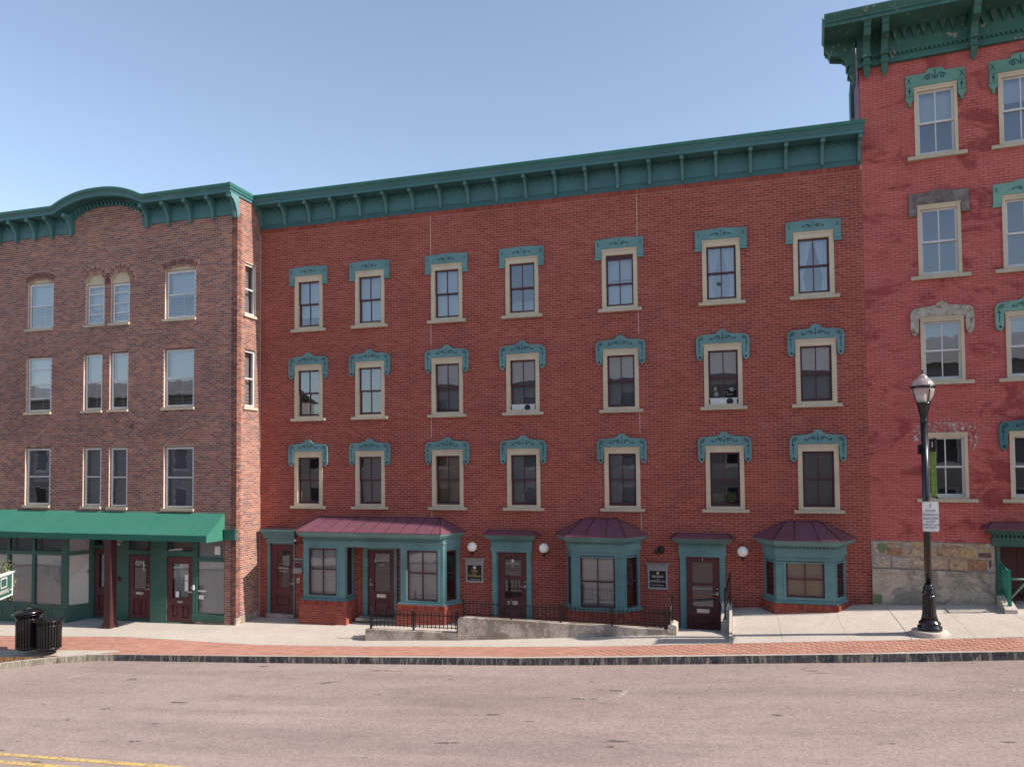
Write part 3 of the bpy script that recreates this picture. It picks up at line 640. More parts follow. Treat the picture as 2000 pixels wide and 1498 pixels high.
# ---- classical door surrounds (doors 4 and 3)
def surround(cx, zb, num, lab):
    s = empty('door_surround', (cx, 0, 0)); s.parent = mid; s['label'] = lab
    for sg in (-1, 1):
        mb = MB(); a, b = sorted((sg*.445, sg*.575)); mb.box(a, b, -.08, .01, zb, 1.53); mb.box(a-.015, b+.015, -.095, .01, zb, zb+.14)
        a, b = sorted((sg*.42, sg*.445)); mb.box(a, b, -.03, .05, zb, 1.53); mb.build('pilaster', m_teal, s)
    MB().box(-.60, .60, -.10, 0, 1.53, 1.62).box(-.615, .615, -.115, 0, 1.62, 1.655).box(-.60, .60, -.10, 0, 1.655, 1.80).build('lintel', m_teal, s)
    dm = MB(); dentils(dm, (-.60, -.10), (.60, -.10), 1.80, 1.85, .085, .045); dm.build('dentils', m_teal, s)['kind'] = 'stuff'
    pts = [(-.84, 0), (-.78, -.36), (.78, -.36), (.84, 0)]
    em = MB().box(-.6, .6, -.10, 0, 1.80, 1.88)
    em.add([(-.66,-.15,1.88),(.66,-.15,1.88),(.66,0,1.88),(-.66,0,1.88),(-.77,-.33,2.01),(.77,-.33,2.01),(.77,0,2.01),(-.77,0,2.01)], [(0,3,2,1),(4,5,6,7),(0,1,5,4),(1,2,6,5),(2,3,7,6),(3,0,4,7)])
    em.build('canopy_cornice', m_teal, s)
    hip_canopy('canopy', s, pts, 2.012, -.62, .62, 2.115, None, [])
    return s
surround(-6.075, -.42, None, 'door surround between the two white globe lamps'); surround(-.865, -.42, '1', 'door surround left of the concrete cheek wall, numbered 1')
d4 = door(mid, -6.50, -5.65, -.36, 1.52, .02, [(-6.31, -5.82, .84, 1.37), (-6.31, -5.82, .23, .75)], [(-6.34, -5.80, -.26, -.02)], (-6.22, -5.92, .05, .15), 1)
text('Gale & McAllister', .055, (-6.06, .0, 1.20), d4, m_lett); text('PLLC', .04, (-6.06, .0, 1.12), d4, m_lett)
MB(Matrix.Translation((-6.06, .0, 1.28)) @ Matrix.Rotation(R_(90), 4, 'X')).lathe([(.045, 0), (.045, .003)], 20).build('round_emblem', m_lett, d4)
d3 = door(mid, -1.29, -.44, -.36, 1.52, .02, [(-1.13, -.62, .84, 1.38), (-1.13, -.62, .22, .77)], [(-1.15, -.60, -.26, -.02)], (-1.03, -.71, .06, .16), 1)
text('1', .12, (-.865, .005, 1.45), d3, m_lett); text('By Appointment Only', .055, (-.875, .0, .70), d3, m_lett)
d1 = door(mid, -13.91, -13.07, -.54, 1.585, .02, [(-13.67, -13.25, .25, 1.40)], [(-13.69, -13.25, -.30, -.02)], None, 1)
text('Caledonia', .09, (-13.46, .0, .86), d1, m_lett); text('Counseling', .06, (-13.46, .0, .76), d1, m_lett)
MB().box(-14.0, -13.91, -.04, .02, -.56, 1.62).box(-13.07, -13.03, -.04, .02, -.56, 1.62).build('door_frame', m_teal, mid)
MB().box(-14.04, -13.02, -.06, 0, 1.60, 1.78).box(-14.1, -13.0, -.11, 0, 1.78, 1.88).box(-14.14, -12.98, -.15, 0, 1.88, 1.98).box(-14.18, -12.96, -.2, 0, 1.98, 2.06).build('door_cornice', m_teal, mid)
MB().box(-14.14, -12.96, -.2, -.0, 2.062, 2.085).build('door_cornice_cap', m_mseam, mid)
MB().box(-13.98, -13.02, -.12, .05, -.9, -.545).build('door_step', m_concold, mid)
# things fixed on the wall
nb = MB().box(-13.05, -12.74, -.05, -.01, .72, 1.17).build('mailbox_board', m_signg); tag(nb, 'grey mailbox board with maroon plaque beside the leftmost maroon door', 'mailbox')
MB().box(-13.03, -12.76, -.06, -.05, .90, 1.04).build('plaque', m_maroon, nb); MB().box(-13.05, -12.74, -.11, -.05, .72, .87).build('letter_tray', m_signg, nb)
mb = MB()
for k in range(8): mb.box(-13.04+k*.038, -13.02+k*.038, -.06, -.05, 1.06, 1.13)
mb.build('slots', m_carve, nb)
ic = MB().box(-12.96, -12.86, -.03, -.01, .42, .57).build('intercom', m_beige); tag(ic, 'small beige intercom plate on brick under the grey mailbox board', 'intercom')
MB().box(-12.93, -12.89, -.034, -.03, .47, .50).build('button', m_dark, ic)

def globe(x, z, lab, lit=True):
    g = empty('globe_wall_lamp', (x, -.25, z), lab, 'wall lamp', 'white globe lamps on the brick wall')
    MB().lathe([(.02, -.135)]+[(.135*math.cos(a), .135*math.sin(a)) for a in [R_(-80+k*10) for k in range(17)]], 24).build('globe', m_globe, g)
    MB().lathe([(.012, -.24), (.03, -.21), (.06, -.135), (.062, -.12)], 14).tube([(0, 0, -.2), (0, .1, -.2), (0, .235, -.08)], .015).box(-.04, .04, .225, .24, -.16, 0).build('bracket', m_iron, g)
globe(-7.18, 1.67, 'white globe lamp above the gold-lettered sign right of the pink metal roof'); globe(-5.09, 1.68, 'white globe lamp on brick right of the railed door'); globe(.15, 1.71, 'white globe lamp right of the door numbered 1')
def sconce(x, z, lab, bulb):
    g = empty('gooseneck_lamp', (x, -.02, z), lab, 'wall lamp')
    MB().lathe([(.06, -.01), (.06, .0)], 14).box(-.05, .05, -.02, .01, -.06, .06).build('mount', m_iron, g)
    MB().tube([(0, -.02, 0), (-.03, -.15, .01), (-.08, -.22, -.08), (-.12, -.25, -.02)], .016).lathe([(.05, -.04), (.03, .02)], 12, -.12, -.25).build('arm', m_iron, g)
    if bulb: MB().lathe([(.02, .02), (.035, .05), (.03, .08), (.01, .10)], 12, -.12, -.25).build('bulb', m_globe, g)
    else: MB(Matrix.Translation((0, -.1, .04))).lathe([(.10*math.cos(a), .10*math.sin(a)) for a in [R_(-85+k*17) for k in range(11)]], 16).build('shade', m_iron, g)
sconce(-12.75, 1.68, 'black gooseneck lamp with small white bulb under the left end of the pink roof', True)
sconce(-1.93, 1.66, 'black ball-shaped wall lamp above the framed sign beside door 1', False)
def wall_sign(x, lab, lines, z0=.64):
    s = empty('framed_sign', (x, 0, z0), lab, 'sign')
    MB().slab(-.26, .26, 0, .56, [(-.215, .215, .05, .49)], -.05, -.008).box(-.27, .27, -.06, -.008, .49, .62).build('sign_frame', m_signg, s)
    MB().add([(-.28,-.06,.62),(.28,-.06,.62),(.28,0,.62),(-.28,0,.62),(-.34,-.11,.69),(.34,-.11,.69),(.34,0,.69),(-.34,0,.69)], [(0,3,2,1),(4,5,6,7),(0,1,5,4),(1,2,6,5),(2,3,7,6),(3,0,4,7)]).build('sign_cornice', m_signg, s)
    dm = MB(); dentils(dm, (-.25, -.06), (.25, -.06), .545, .60, .055, .03, .015); dm.build('dentils', m_signg, s)['kind'] = 'stuff'
    MB().box(-.215, .215, -.03, -.02, .05, .49).build('sign_panel', m_signb, s)
    for (t, sz, z, mt) in lines: text(t, sz, (0, -.033, z), s, mt)
    return s
s1 = wall_sign(-7.19, 'framed black sign reading Gale & McAllister in gold letters', [('Gale', .10, .325, m_gold), ('\u2014 & \u2014', .07, .255, m_gold), ('McAllister', .095, .185, m_gold), ('ATTORNEYS AT LAW', .034, .085, m_lett)])
MB(Matrix.Translation((0, -.032, .42)) @ Matrix.Rotation(R_(90), 4, 'X')).lathe([(.048, 0), (.048, .003)], 20).build('round_emblem', m_lett, s1)
s2 = wall_sign(-2.03, 'framed black sign reading Brooke & Watson, PLC beside door 1', [('BROOKE', .075, .335, m_lett), ('\u2014 & \u2014', .055, .27, m_gold), ('WATSON, PLC', .07, .205, m_lett), ('Divorce Mediation', .045, .11, m_lett)])
MB(Matrix.Translation((0, -.032, .425)) @ Matrix.Rotation(R_(90), 4, 'X')).lathe([(.04, 0), (.04, .003)], 16).build('crest', m_gold, s2)

# ================================================================ LEFT BUILDING
YL = -1.17
left = empty('brick_corner_building', (-20, YL, -.8), 'mottled brown brick building on the left with green awning and arched cornice', 'building')
LP = empty('x', (0, 0, 0)); bpy.data.objects.remove(LP)
def L_(o): o.location = Vector(o.location)-Vector(left.location); return o     # world coordinates for children of left
LX0, LX1 = -26., -14.3
lw = []   # (x0,x1,z0,z1,arch,rails)
for (a, b) in ((-22.35, -21.37), (-16.87, -15.83)): lw.append((a, b, 8.61, 10.06, 'seg', [.5]))
for (a, b) in ((-19.94, -19.30), (-18.95, -18.31)): lw.append((a, b, 8.61, 9.83, 'semi', [.25, .5, .78]))
for (a, b, z0, z1) in ((-22.37, -21.42, 5.86, 7.62), (-20.0, -19.36, 5.86, 7.62), (-18.97, -18.34, 5.86, 7.62), (-16.89, -15.87, 5.86, 7.62), (-22.37, -21.42, 2.82, 4.63), (-19.99, -19.36, 2.80, 4.62), (-18.96, -18.34, 2.78, 4.61), (-16.87, -15.86, 2.76, 4.60)): lw.append((a, b, z0, z1, None, [.5]))
lh = []
for (a, b, z0, z1, arch, _) in lw:
    g = .05; lh.append((a-g, b+g, z0-.03, z1+g))
    c = (a+b)/2; hw = (b-a)/2+g
    if arch == 'semi':
        for k in range(8):
            za = z1+g+hw*k/8; lh.append((c-hw*math.sqrt(max(0, 1-((k+.5)/8)**2)), c+hw*math.sqrt(max(0, 1-((k+.5)/8)**2)), za, za+hw/8))
    if arch == 'seg':
        rise = .13
        for k in range(4):
            q = hw*math.sqrt(max(0, 1-((k+.5)/4)**1)); lh.append((c-q, c+q, z1+g+rise*k/4, z1+g+rise*(k+1)/4))
lh.append((LX0, -14.70, -1.2, 2.0))      # shopfront opening
def arch_top(x):                          # underside of the cornice
    if -20.55 < x < -17.75:
        t = (x+19.2)/1.46; return 11.80+.60*math.sqrt(max(0, 1-t*t))
    return 11.62
lt = lambda x, z: z < arch_top(x)
mb = MB().slab(LX0, LX1, -1.2, 11.64, lh, YL, YL+.2)
for k in range(24):
    xa = -20.5+k*2.7/24; mb.box(xa, xa+2.7/24, YL+.001, YL+.1, 11.6, arch_top(xa+.056)+.03)
L_(mb.build('front_wall', m_mortarL, left))
T = Matrix.Translation((0, YL, 0))
rc = brick_rects(LX0, LX1, -1.15, 12.5, lh, seed=9, test=lt, bw=.19, j=.013, bh=.0547)
Tl = Matrix.Translation(-Vector(left.location)) @ T
bricks(left, Tl, rc, m_brickL, 31, indiv=300, rootM=Matrix.Translation(left.location))
# return wall facing east
Tr, Lr = frame((LX1, YL), (LX1, 0.)); Trl = Matrix.Translation(-Vector(left.location)) @ Tr
yy = lambda y: y-YL
rh = [(yy(-.78), yy(-.24), 8.66, 10.26), (yy(-.78), yy(-.24), 5.82, 7.58)]
MB(Trl).slab(0, Lr, -1.2, 12.3, rh, 0, .2).build('return_wall', m_mortarL, left)
bricks(left, Trl, brick_rects(0, Lr, -1.15, 12.3, rh, seed=5, bw=.19, j=.013, bh=.0547), m_brickL, 33, name='return_bricks')
MB(Trl).box(-.01, Lr, -.02, .05, -1.1, -.50).build('stone_base', m_concold, left)
L_(MB().box(LX0, LX1-.2, .3, 12, -1.2, 12.2).build('building_body', m_room, left)); L_(MB().box(LX0, LX1-.01, YL+.05, 12, 12.22, 12.33).build('flat_roof', m_dark, left))
L_(MB().box(LX0, LX1-.21, YL+.21, .3, 2.3, 2.4).build('floor_slab', m_room, left))
def plain_window(root, T, a, b, z0, z1, rails, arch=None, frac=.5, inside=None, sillm=m_sill, grille=True):
    c = (a+b)/2; hw = (b-a)/2
    wm = MB(T).slab(-hw, hw, z0, z1, [(-hw+.045, hw-.045, z0+.05, z1-.05)], .05, .13, 0)
    w_ = wm.build('window', m_white, root)
    mb2 = MB(T).slab(-hw-.05, hw+.05, z0-.03, z1+.05, [(-hw, hw, z0, z1)], .10, .14); mb2.build('brick_mould', m_beige, w_)
    H = z1-z0; zz = [z0+.05]+[z0+H*q for q in rails]+[z1-.05]
    rm = MB(T)
    for q in rails: rm.box(-hw+.045, hw-.045, .045, .10, z0+H*q-.02, z0+H*q+.02)
    rm.build('meeting_rail', m_white, w_)
    for i in range(len(zz)-1):
        MB(T).add([(-hw+.045,.075,zz[i]),(hw-.045,.075,zz[i]),(hw-.045,.075,zz[i+1]),(-hw+.045,.075,zz[i+1])], [(0,1,2,3)]).build('pane', m_glass, w_)
    if grille:
        gm = MB(T).box(-.012, .012, .17, .185, z0+.05, z0+H*.5)
        for q in (.08, .14, .20, .26): gm.box(-hw+.18, hw-.06, .17, .18, z0+H*q, z0+H*q+.012)
        gm.build('guard_bars', m_white, w_)
    if inside:
        fr_, mt = inside; MB(T).box(-hw+.03, hw-.03, .22, .23, z1-H*fr_, z1).build('blind', mt, w_)
    MB(T).box(-hw-.12, hw+.06, -.06, .12, z0-.11, z0-.028).build('sill', sillm, w_)
    if arch == 'semi':
        r_ = hw+.05; pts = [(r_*math.cos(t), z1+.05+r_*math.sin(t)) for t in [math.pi*k/16 for k in range(17)]]
        MB(T).prism(pts, .07, .11).build('arch_panel', m_beige, w_)
    if arch == 'seg':
        r_ = hw+.05; pts = [(r_*math.cos(t), z1+.05+.14*math.sin(t)) for t in [math.pi*k/12 for k in range(13)]]
        MB(T).prism(pts, .07, .11).build('arch_panel', m_beige, w_)
    return w_
ins = {0: (.5, m_bw), 1: (.52, m_bw), 2: (.6, m_bw), 3: (.8, m_bw), 4: (.76, m_bw), 5: (.5, m_bw), 6: (.5, m_bw), 7: (.5, m_bw), 8: (.6, m_bg), 9: (1., m_bg), 10: (1., m_bg), 11: (1., m_bg)}
for i, (a, b, z0, z1, arch, rails) in enumerate(lw):
    Tw = Matrix.Translation(-Vector(left.location)) @ Matrix.Translation(((a+b)/2, YL, 0))
    plain_window(left, Tw, a, b, z0, z1, [.24, .5, .78] if i == 4 else rails, arch, inside=ins.get(i), grille=i < 8)
    # arches of radial bricks
    if arch:
        hw = (b-a)/2+.05; c = (a+b)/2; zc = z1+.05
        for ring in range(2):
            if arch == 'semi': R0 = hw+.01+ring*.115; cz = zc; a0, a1 = 0, math.pi; n = 15+ring*4
            else: Rr = (hw*hw+.13*.13)/(2*.13); cz = zc+.13-Rr; R0 = Rr+.01+ring*.115; h_ = math.asin((hw+.02)/Rr); a0, a1 = math.pi/2-h_, math.pi/2+h_; n = 16
            for k in range(n):
                t = a0+(a1-a0)*(k+.5)/n; wid = R0*(a1-a0)/n-.012
                vm = cached(('vous', ring, round(wid, 3), k % 4), lambda: MB().box(-wid/2, wid/2, -.012, .004, 0, .105, 0, rnd.random()*.9).mesh('arch_brick', m_brickL))
                o = put('arch_brick', vm, left, None); p = Vector((c+R0*math.cos(t), YL-.006, cz+R0*math.sin(t)))-Vector(left.location)
                o.matrix_local = Matrix.Translation(p) @ Matrix.Rotation(math.pi/2-t, 4, 'Y')
            mo = MB(); m_pts = [(c+(R0-.012)*math.cos(a0+(a1-a0)*k/24), cz+(R0-.012)*math.sin(a0+(a1-a0)*k/24)) for k in range(25)]+[(c+(R0+.118)*math.cos(a1-(a1-a0)*k/24), cz+(R0+.118)*math.sin(a1-(a1-a0)*k/24)) for k in range(25)]
            L_(MB().prism(m_pts, YL-.0095, YL+.0).build('arch_mortar', m_mortarL, left))
for (z0, z1, k) in ((8.68, 10.24, 0), (5.84, 7.56, 1)):
    Tw = Trl @ Matrix.Translation((yy(-.51), 0, 0))
    plain_window(left, Tw, -.77, -.25, z0, z1, [.5], inside=(1., m_bg), grille=k == 1)
L_(MB().box(-18.17, -18.06, YL-.02, YL, 5.22, 5.36).build('wall_vent', m_maroon, left))
# left cornice with eyebrow arch
def dz(x):
    if -20.95 < x < -17.45:
        t = (x+19.2)/1.75; return .40*max(0., (1-abs(t)**2.3))*(1 if abs(t) < .8 else 1)+.0
    return 0.
xs = [LX0]+[-21.0+k*.1 for k in range(37)]+[LX1]
def sweep(prof, xs, dzf, name, mat, xend=None):
    mb = MB(); n = len(prof); vs_ = []
    for x in xs: vs_ += [(x, y, z+dzf(x)) for y, z in prof]
    fs = [(i*n+k, (i+1)*n+k, (i+1)*n+(k+1) % n, i*n+(k+1) % n) for i in range(len(xs)-1) for k in range(n)]
    fs += [tuple(range(n)), tuple(range((len(xs)-1)*n+n-1, (len(xs)-1)*n-1, -1))]
    mb.add(vs_, fs); return L_(mb.build(name, mat, left))
off = YL
sweep([(off-.30,12.16),(off-.42,12.16),(off-.42,12.25),(off-.44,12.28),(off-.47,12.33),(off+.2,12.33),(off+.2,12.2),(off-.30,12.2)], xs, dz, 'cornice_fascia', m_teal2)
sweep([(off-.49,12.325),(off-.495,12.415),(off-.47,12.43),(off+.4,12.44),(off+.4,12.335)], xs, dz, 'metal_drip_edge', m_green)
sweep([(off-.295,12.172),(off-.295,12.19),(off+.0,12.19),(off+.0,12.172)], xs, dz, 'soffit', m_teal2)
for a, b in ((LX0, -20.5), (-17.62, LX1)): L_(MB().box(a, b, YL-.03, YL+.05, 11.62, 12.17).build('frieze_board', m_teal2, left))
mb = MB()
for k in range(40):
    xa = -20.5+k*.072; zt = arch_top(xa)
    if k % 2 == 0: mb.box(xa, xa+.05, YL-.10, YL-.01, zt-.01, zt+.07); mb.box(xa, xa+.05, YL-.16, YL-.01, zt+.075, zt+.12)
x = LX0
while x < LX1:
    if not -20.5 < x < -17.62: mb.box(x, x+.07, YL-.075, YL-.03, 12.02, 12.07); mb.box(x+.105, x+.175, YL-.07, YL-.03, 12.08, 12.12)
    x += .21
L_(mb.build('dentil_band', m_teal2, left))['kind'] = 'stuff'
mb = MB()
for k in range(28):
    xa = -21.0+k*3.6/28; zb_ = arch_top(xa+.06)-.02; mb.box(xa, xa+3.6/28, YL-.028, YL+.08, zb_, max(zb_+.1, 12.2+dz(xa+.06)))
L_(mb.build('arch_frieze', m_teal2, left))
bl = bracket(.66, .36, .085).mesh('bracket', m_brk)
for x in (-24.35, -23.6, -22.85, -22.08, -21.35, -20.56, -17.56, -16.76, -15.95, -15.13, -14.36):
    put('bracket', bl, left, Vector((x, YL-.03, 11.50))-Vector(left.location))
# cornice return along the east side
L_(MB().prism([(LX1,12.16),(LX1+.0,12.33),(LX1-.0,12.33)], YL-.4, -.45).box(LX1, LX1+.04, YL-.42, -.50, 12.16, 12.26).box(LX1, LX1+.07, YL-.46, -.52, 12.26, 12.33).build('cornice_return', m_teal2, left))
L_(MB().box(LX1, LX1+.09, YL-.495, -.53, 12.325, 12.43).build('return_drip_edge', m_green, left))
L_(MB(Matrix.Translation((LX1+.005, YL, 11.50)) @ Matrix.Identity(4)).prism_x([(0,0),(-.05,0),(-.07,.06),(-.09,.2),(-.16,.38),(-.26,.50),(-.36,.56),(-.38,.66),(0,.66)], -.0, .04).build('corner_bracket', m_teal, left))
# awning
L_(MB().add([(LX0,YL,2.66),(-14.70,YL,2.60),(-14.70,YL-.83,1.95),(LX0,YL-.83,2.04)], [(0,3,2,1)]).add([(LX0,YL+.0,2.64),(-14.70,YL,2.58),(-14.70,YL-.82,1.93),(LX0,YL-.82,2.02)], [(0,1,2,3)]).build('awning_canopy', m_awn, left))
L_(MB().add([(-14.70,YL,2.60),(-14.70,YL,1.80),(-14.70,YL-.83,1.80),(-14.70,YL-.83,1.95)], [(0,1,2,3)]).build('awning_end_panel', m_awn, left))
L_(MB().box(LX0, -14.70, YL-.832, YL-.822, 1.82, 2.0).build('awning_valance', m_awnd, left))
L_(MB().box(-14.66, -14.27, YL-.09, YL-.0, 1.80, 2.11).box(-14.68, -14.25, YL-.11, YL, 2.08, 2.13).build('sign_band_end', m_dgreen, left))
for k in range(7):
    xa = -24.4+k*1.5; zt_ = 2.66-.06*(xa+26)/11.3; zf_ = 2.04-.09*(xa+26)/11.3
    L_(MB().tube([(xa, YL-.0, zt_+.002), (xa, YL-.83, zf_+.002)], .006, 4).build('awning_streak', m_awnd, left))  # streak reflections on the slope, put in as thin darker strips
# shopfront: list of plan segments
def sf(p, q, z0, z1, holes_, name='shopfront_panel', mat=m_dgreen, th=.08):
    T, L = frame(p, q); T = Matrix.Translation(-Vector(left.location)) @ T
    MB(T).slab(0, L, z0, z1, holes_, 0, th).build(name, mat, left); return T, L
def shop_glass(T, hs, back=m_paper, yb=.10):
    for h in hs:
        MB(T).add([(h[0],.04,h[2]),(h[1],.04,h[2]),(h[1],.04,h[3]),(h[0],.04,h[3])], [(0,1,2,3)]).build('shop_pane', m_glassD, left)
        if back: MB(T).box(h[0]-.01, h[1]+.01, yb, yb+.01, h[2]-.01, h[3]+.01).build('window_paper', back, left)
ZB = -1.1
H1 = [(.05, 1.0, -.33, 1.20), (1.1, 2.05, -.33, 1.20), (2.15, 3.05, -.33, 1.20), (3.15, 4.08, -.33, 1.22), (4.20, 5.28, -.36, 1.22)]; H1 = [(a, b, z0, z1) for a, b, z0, z1 in H1]
H1t = [(a, b, 1.34, 2.3) for a, b, _, _ in H1]
T, L = sf((-25.9, -1.4), (-20.38, -1.4), ZB, 2.35, H1+H1t); shop_glass(T, H1); shop_glass(T, H1t, m_bg, .3)
for k in range(8):
    a = .1+k*.68
    MB(T).slab(a, a+.6, -.78, -.45, [(a+.05, a+.55, -.73, -.5)], -.015, 0).build('bulkhead_panel', m_dgreen, left)
T, L = sf((-20.38, -1.4), (-20.05, -.75), ZB, 2.35, [(.06, .66, -.36, 1.22), (.06, .66, 1.34, 2.3)]); shop_glass(T, [(.06, .66, -.36, 1.22)]); shop_glass(T, [(.06, .66, 1.34, 2.3)], m_bg, .3)
T, L = sf((-20.05, -.75), (-19.0, -.75), ZB, 2.35, [(.07, .94, -.78, 1.39), (.07, .94, 1.5, 2.3)]); shop_glass(T, [(.07, .94, 1.5, 2.3)], m_bg, .3)
T, L = sf((-19.0, -.75), (-18.82, -1.0), ZB, 2.35, []); T, L = sf((-18.82, -1.0), (-17.45, -1.0), ZB, 2.35, [(.45, 1.27, -.72, 1.27), (.45, 1.27, 1.40, 2.3)]); shop_glass(T, [(.45, 1.27, 1.40, 2.3)], m_bt, .3)
T, L = sf((-17.45, -1.0), (-17.40, -1.15), ZB, 2.35, []); T, L = sf((-17.40, -1.15), (-15.80, -1.15), ZB, 2.35, [(.60, 1.55, -.72, 1.27), (.60, 1.55, 1.42, 2.3)]); shop_glass(T, [(.60, 1.55, 1.42, 2.3)], m_bt, .3)
T, L = sf((-15.80, -1.14), (-14.70, -1.14), ZB+.6, 2.35, [(.10, 1.06, -.42, 1.14), (.10, 1.06, 1.25, 2.3)]); shop_glass(T, [(.10, 1.06, -.42, 1.14), (.10, 1.06, 1.25, 2.3)])
L_(MB().box(-15.84, -14.70, -1.19, -1.12, -.60, -.44).box(-15.84, -14.70, -1.16, -1.05, -.66, -.60).build('shopfront_sill', m_dgreen, left)); L_(MB().box(-15.80, -14.70, -1.13, -.9, -1.1, -.55).build('bulkhead_base', m_concold, left))
L_(MB().box(LX0, LX1-.3, -.35, .2, 2.28, 2.35).build('soffit_board', m_dgreen, left)); L_(MB().box(LX0, LX1-.3, .1, .2, -1.1, 2.3).build('shop_back_wall', m_dark, left))
def ldoor(x0, x1, z0, z1, y, g, ps, back, slot=None):
    d = door(left, x0, x1, z0, z1, y, g, ps, slot, 1); d.location = Vector(d.location)-Vector(left.location)
    for h in g: MB().box(h[0], h[1], y+.09, y+.1, h[2], h[3]).build('door_blind', back, d)
    return d
ldoor(-19.97, -19.12, -.78, 1.37, -.72, [(-19.80, -19.29, .16, 1.2)], [(-19.80, -19.60, -.6, -.1), (-19.49, -19.29, -.6, -.1)], m_paper)
ldoor(-18.36, -17.56, -.72, 1.25, -.97, [(-18.20, -17.72, .20, 1.08)], [(-18.20, -18.0, -.58, -.12), (-17.92, -17.72, -.58, -.12)], m_dark, (-18.1, -17.82, .03, .10))
dC = ldoor(-16.79, -15.86, -.72, 1.25, -1.12, [(-16.62, -16.02, .0, 1.05)], [(-16.62, -16.40, -.58, -.22), (-16.24, -16.02, -.58, -.22)], m_paper, (-16.42, -16.22, -.14, -.08))
for (a, b, c, d) in ((-16.17, -16.03, .55, .72), (-16.17, -16.03, .22, .53), (-16.5, -16.38, .02, .2)): MB().box(a, b, -1.105, -1.10, c, d).build('paper_notice', m_signw, dC)
for (a, b, c, d) in ((-15.66, -15.48, .0, .12), (-15.68, -15.4, .22, .27), (-15.1, -14.9, 1.35, 1.6)): L_(MB().box(a, b, -1.108, -1.103, c, d).build('paper_notice', m_signw, left))
L_(MB().box(-15.84, -15.78, -1.19, -1.15, .28, .42).build('door_buzzer', m_white, left)); L_(MB().box(-18.78, -18.68, -1.08, -1.0, .42, .55).build('door_alarm', m_maroon, left))
cam_ = empty('security_camera', (-18.62, -1.1, 1.62), 'small white security camera under the green awning above the middle maroon door', 'camera')
MB().box(-.06, .02, -.04, .1, .05, .09).tube([(0, -.02, .05), (0, -.05, 0)], .012).build('mount', m_white, cam_); MB(Matrix.Translation((0, -.1, 0)) @ Matrix.Rotation(R_(70), 4, 'X')).lathe([(.035, -.09), (.04, -.05), (.04, .07), (.035, .08)], 14).build('body', m_white, cam_)
# maroon column under the awning
L_(MB().box(-18.36, -18.12, -1.98, -1.74, -.82, 2.0).box(-18.40, -18.08, -2.02, -1.70, -.95, -.72).box(-18.38, -18.10, -2.0, -1.72, -.72, -.66).build('awning_column', m_postm, left))
# neighbour roof behind the far left
far = empty('pale_building', (-31, 22, 0), 'pale distant building peeking over the far left roofline', 'building')
MB().box(-6, 4.2, 0, 10, -2, 17.3).build('wall', m_conc, far); MB().prism([(-6.4, 17.3), (4.6, 17.3), (-1, 18.6)], -.4, 10.4).build('roof', m_signg, far)

# ================================================================ RIGHT BUILDING (local frame, turned 5.3 degrees)
right = empty('painted_brick_building', (3.2, 0, 0), 'tall red painted brick building on the right with weathered green cornice and stone base', 'building', rot=(0, 0, R_(-5.3)))
rootR = Matrix.Translation((3.2, 0, 0)) @ Matrix.Rotation(R_(-5.3), 4, 'Z')
COLS = (1.675, 3.455, 5.235, 7.015)
RR = [(11.365, 1.815), (8.40, 1.84), (5.825, 1.65), (2.995, 1.67)]
rh = [(c-.41, c+.41, z+.1, z+H-.06) for c in COLS for z, H in RR]+[(2.66, 3.72, .0, 2.0)]
W1R = 14.5
MB().slab(0, W1R, 2.03, 13.9, rh, 0, .2).box(0, .02, 0, .2, 2.03, 13.9).build('front_wall', m_mortarR, right)
rc = brick_rects(.0, W1R, 2.035, 13.9, rh, seed=13, bw=.194, j=.010, bh=.0577)
bricks(right, None, rc, m_brickR, 41, indiv=300, rootM=rootR, depth=.004)
MB().prism_z([(.06, .9), (.06, 3.7), (3.2, 12), (W1R, 12), (W1R, .9)], -1, 14.7).build('building_body', m_room, right); MB().prism_z([(-.0, -.2), (-.0, 2.5), (3.2, 8), (W1R, 8), (W1R, -.2)], 14.9, 14.95).build('flat_roof', m_signw, right); MB().box(W1R-.1, W1R, .0, .95, -1, 14.9).build('end_wall', m_brickR, right)
MB().box(0, .05, .2, 2.2, -1, 14.8).build('side_wall', m_purple, right)
MB().box(-.06, .05, 2.9, 3.8, 11., 13.9).build('corner_board', m_lime, right)
MB().box(-.06, .05, 2.9, 3.8, 13.9, 15.0).build('downpipe_head', m_oldteal, right)
styles = [[('point', m_verd), ('wide_flat', m_aged), ('arch', m_peel), (None, None)], [('point', m_verd), ('wide_flat', m_sage), ('arch', m_sage), ('arch', m_teal2)]]
insR = [[[('blind', .5, m_bw)], [], [('blind', .45, m_bg)], []], [[('blind', .35, m_bw)], [], [('blind', .5, m_bg)], [('blind', .5, m_bd)]]]
for ci, c in enumerate(COLS):
    for ri, (z, H) in enumerate(RR):
        k, hm_ = styles[min(ci, 1)][ri]
        lab = {(0, 1): 'window hood stripped to bare grey wood', (0, 2): 'window hood with peeled cream paint', (1, 3): 'dark teal window hood with chipped edge'}.get((ci, ri))
        fancy_window(right, c, z, H, k, hm_, insR[min(ci, 1)][ri], m_white, co=.465, po=.395, sillw=.64, bottom=.11, top=.11, label=lab)
# marks where the missing hood was
gm = MB().prism(hood_outline('arch', 2.995+1.674, 0), -.0125, -.0095); gm.v = [(a+1.675, b, c) for a, b, c in gm.v]; gm.build('hood_ghost', m_ghost, right)['label'] = 'flecks of old paint where a window hood is missing'
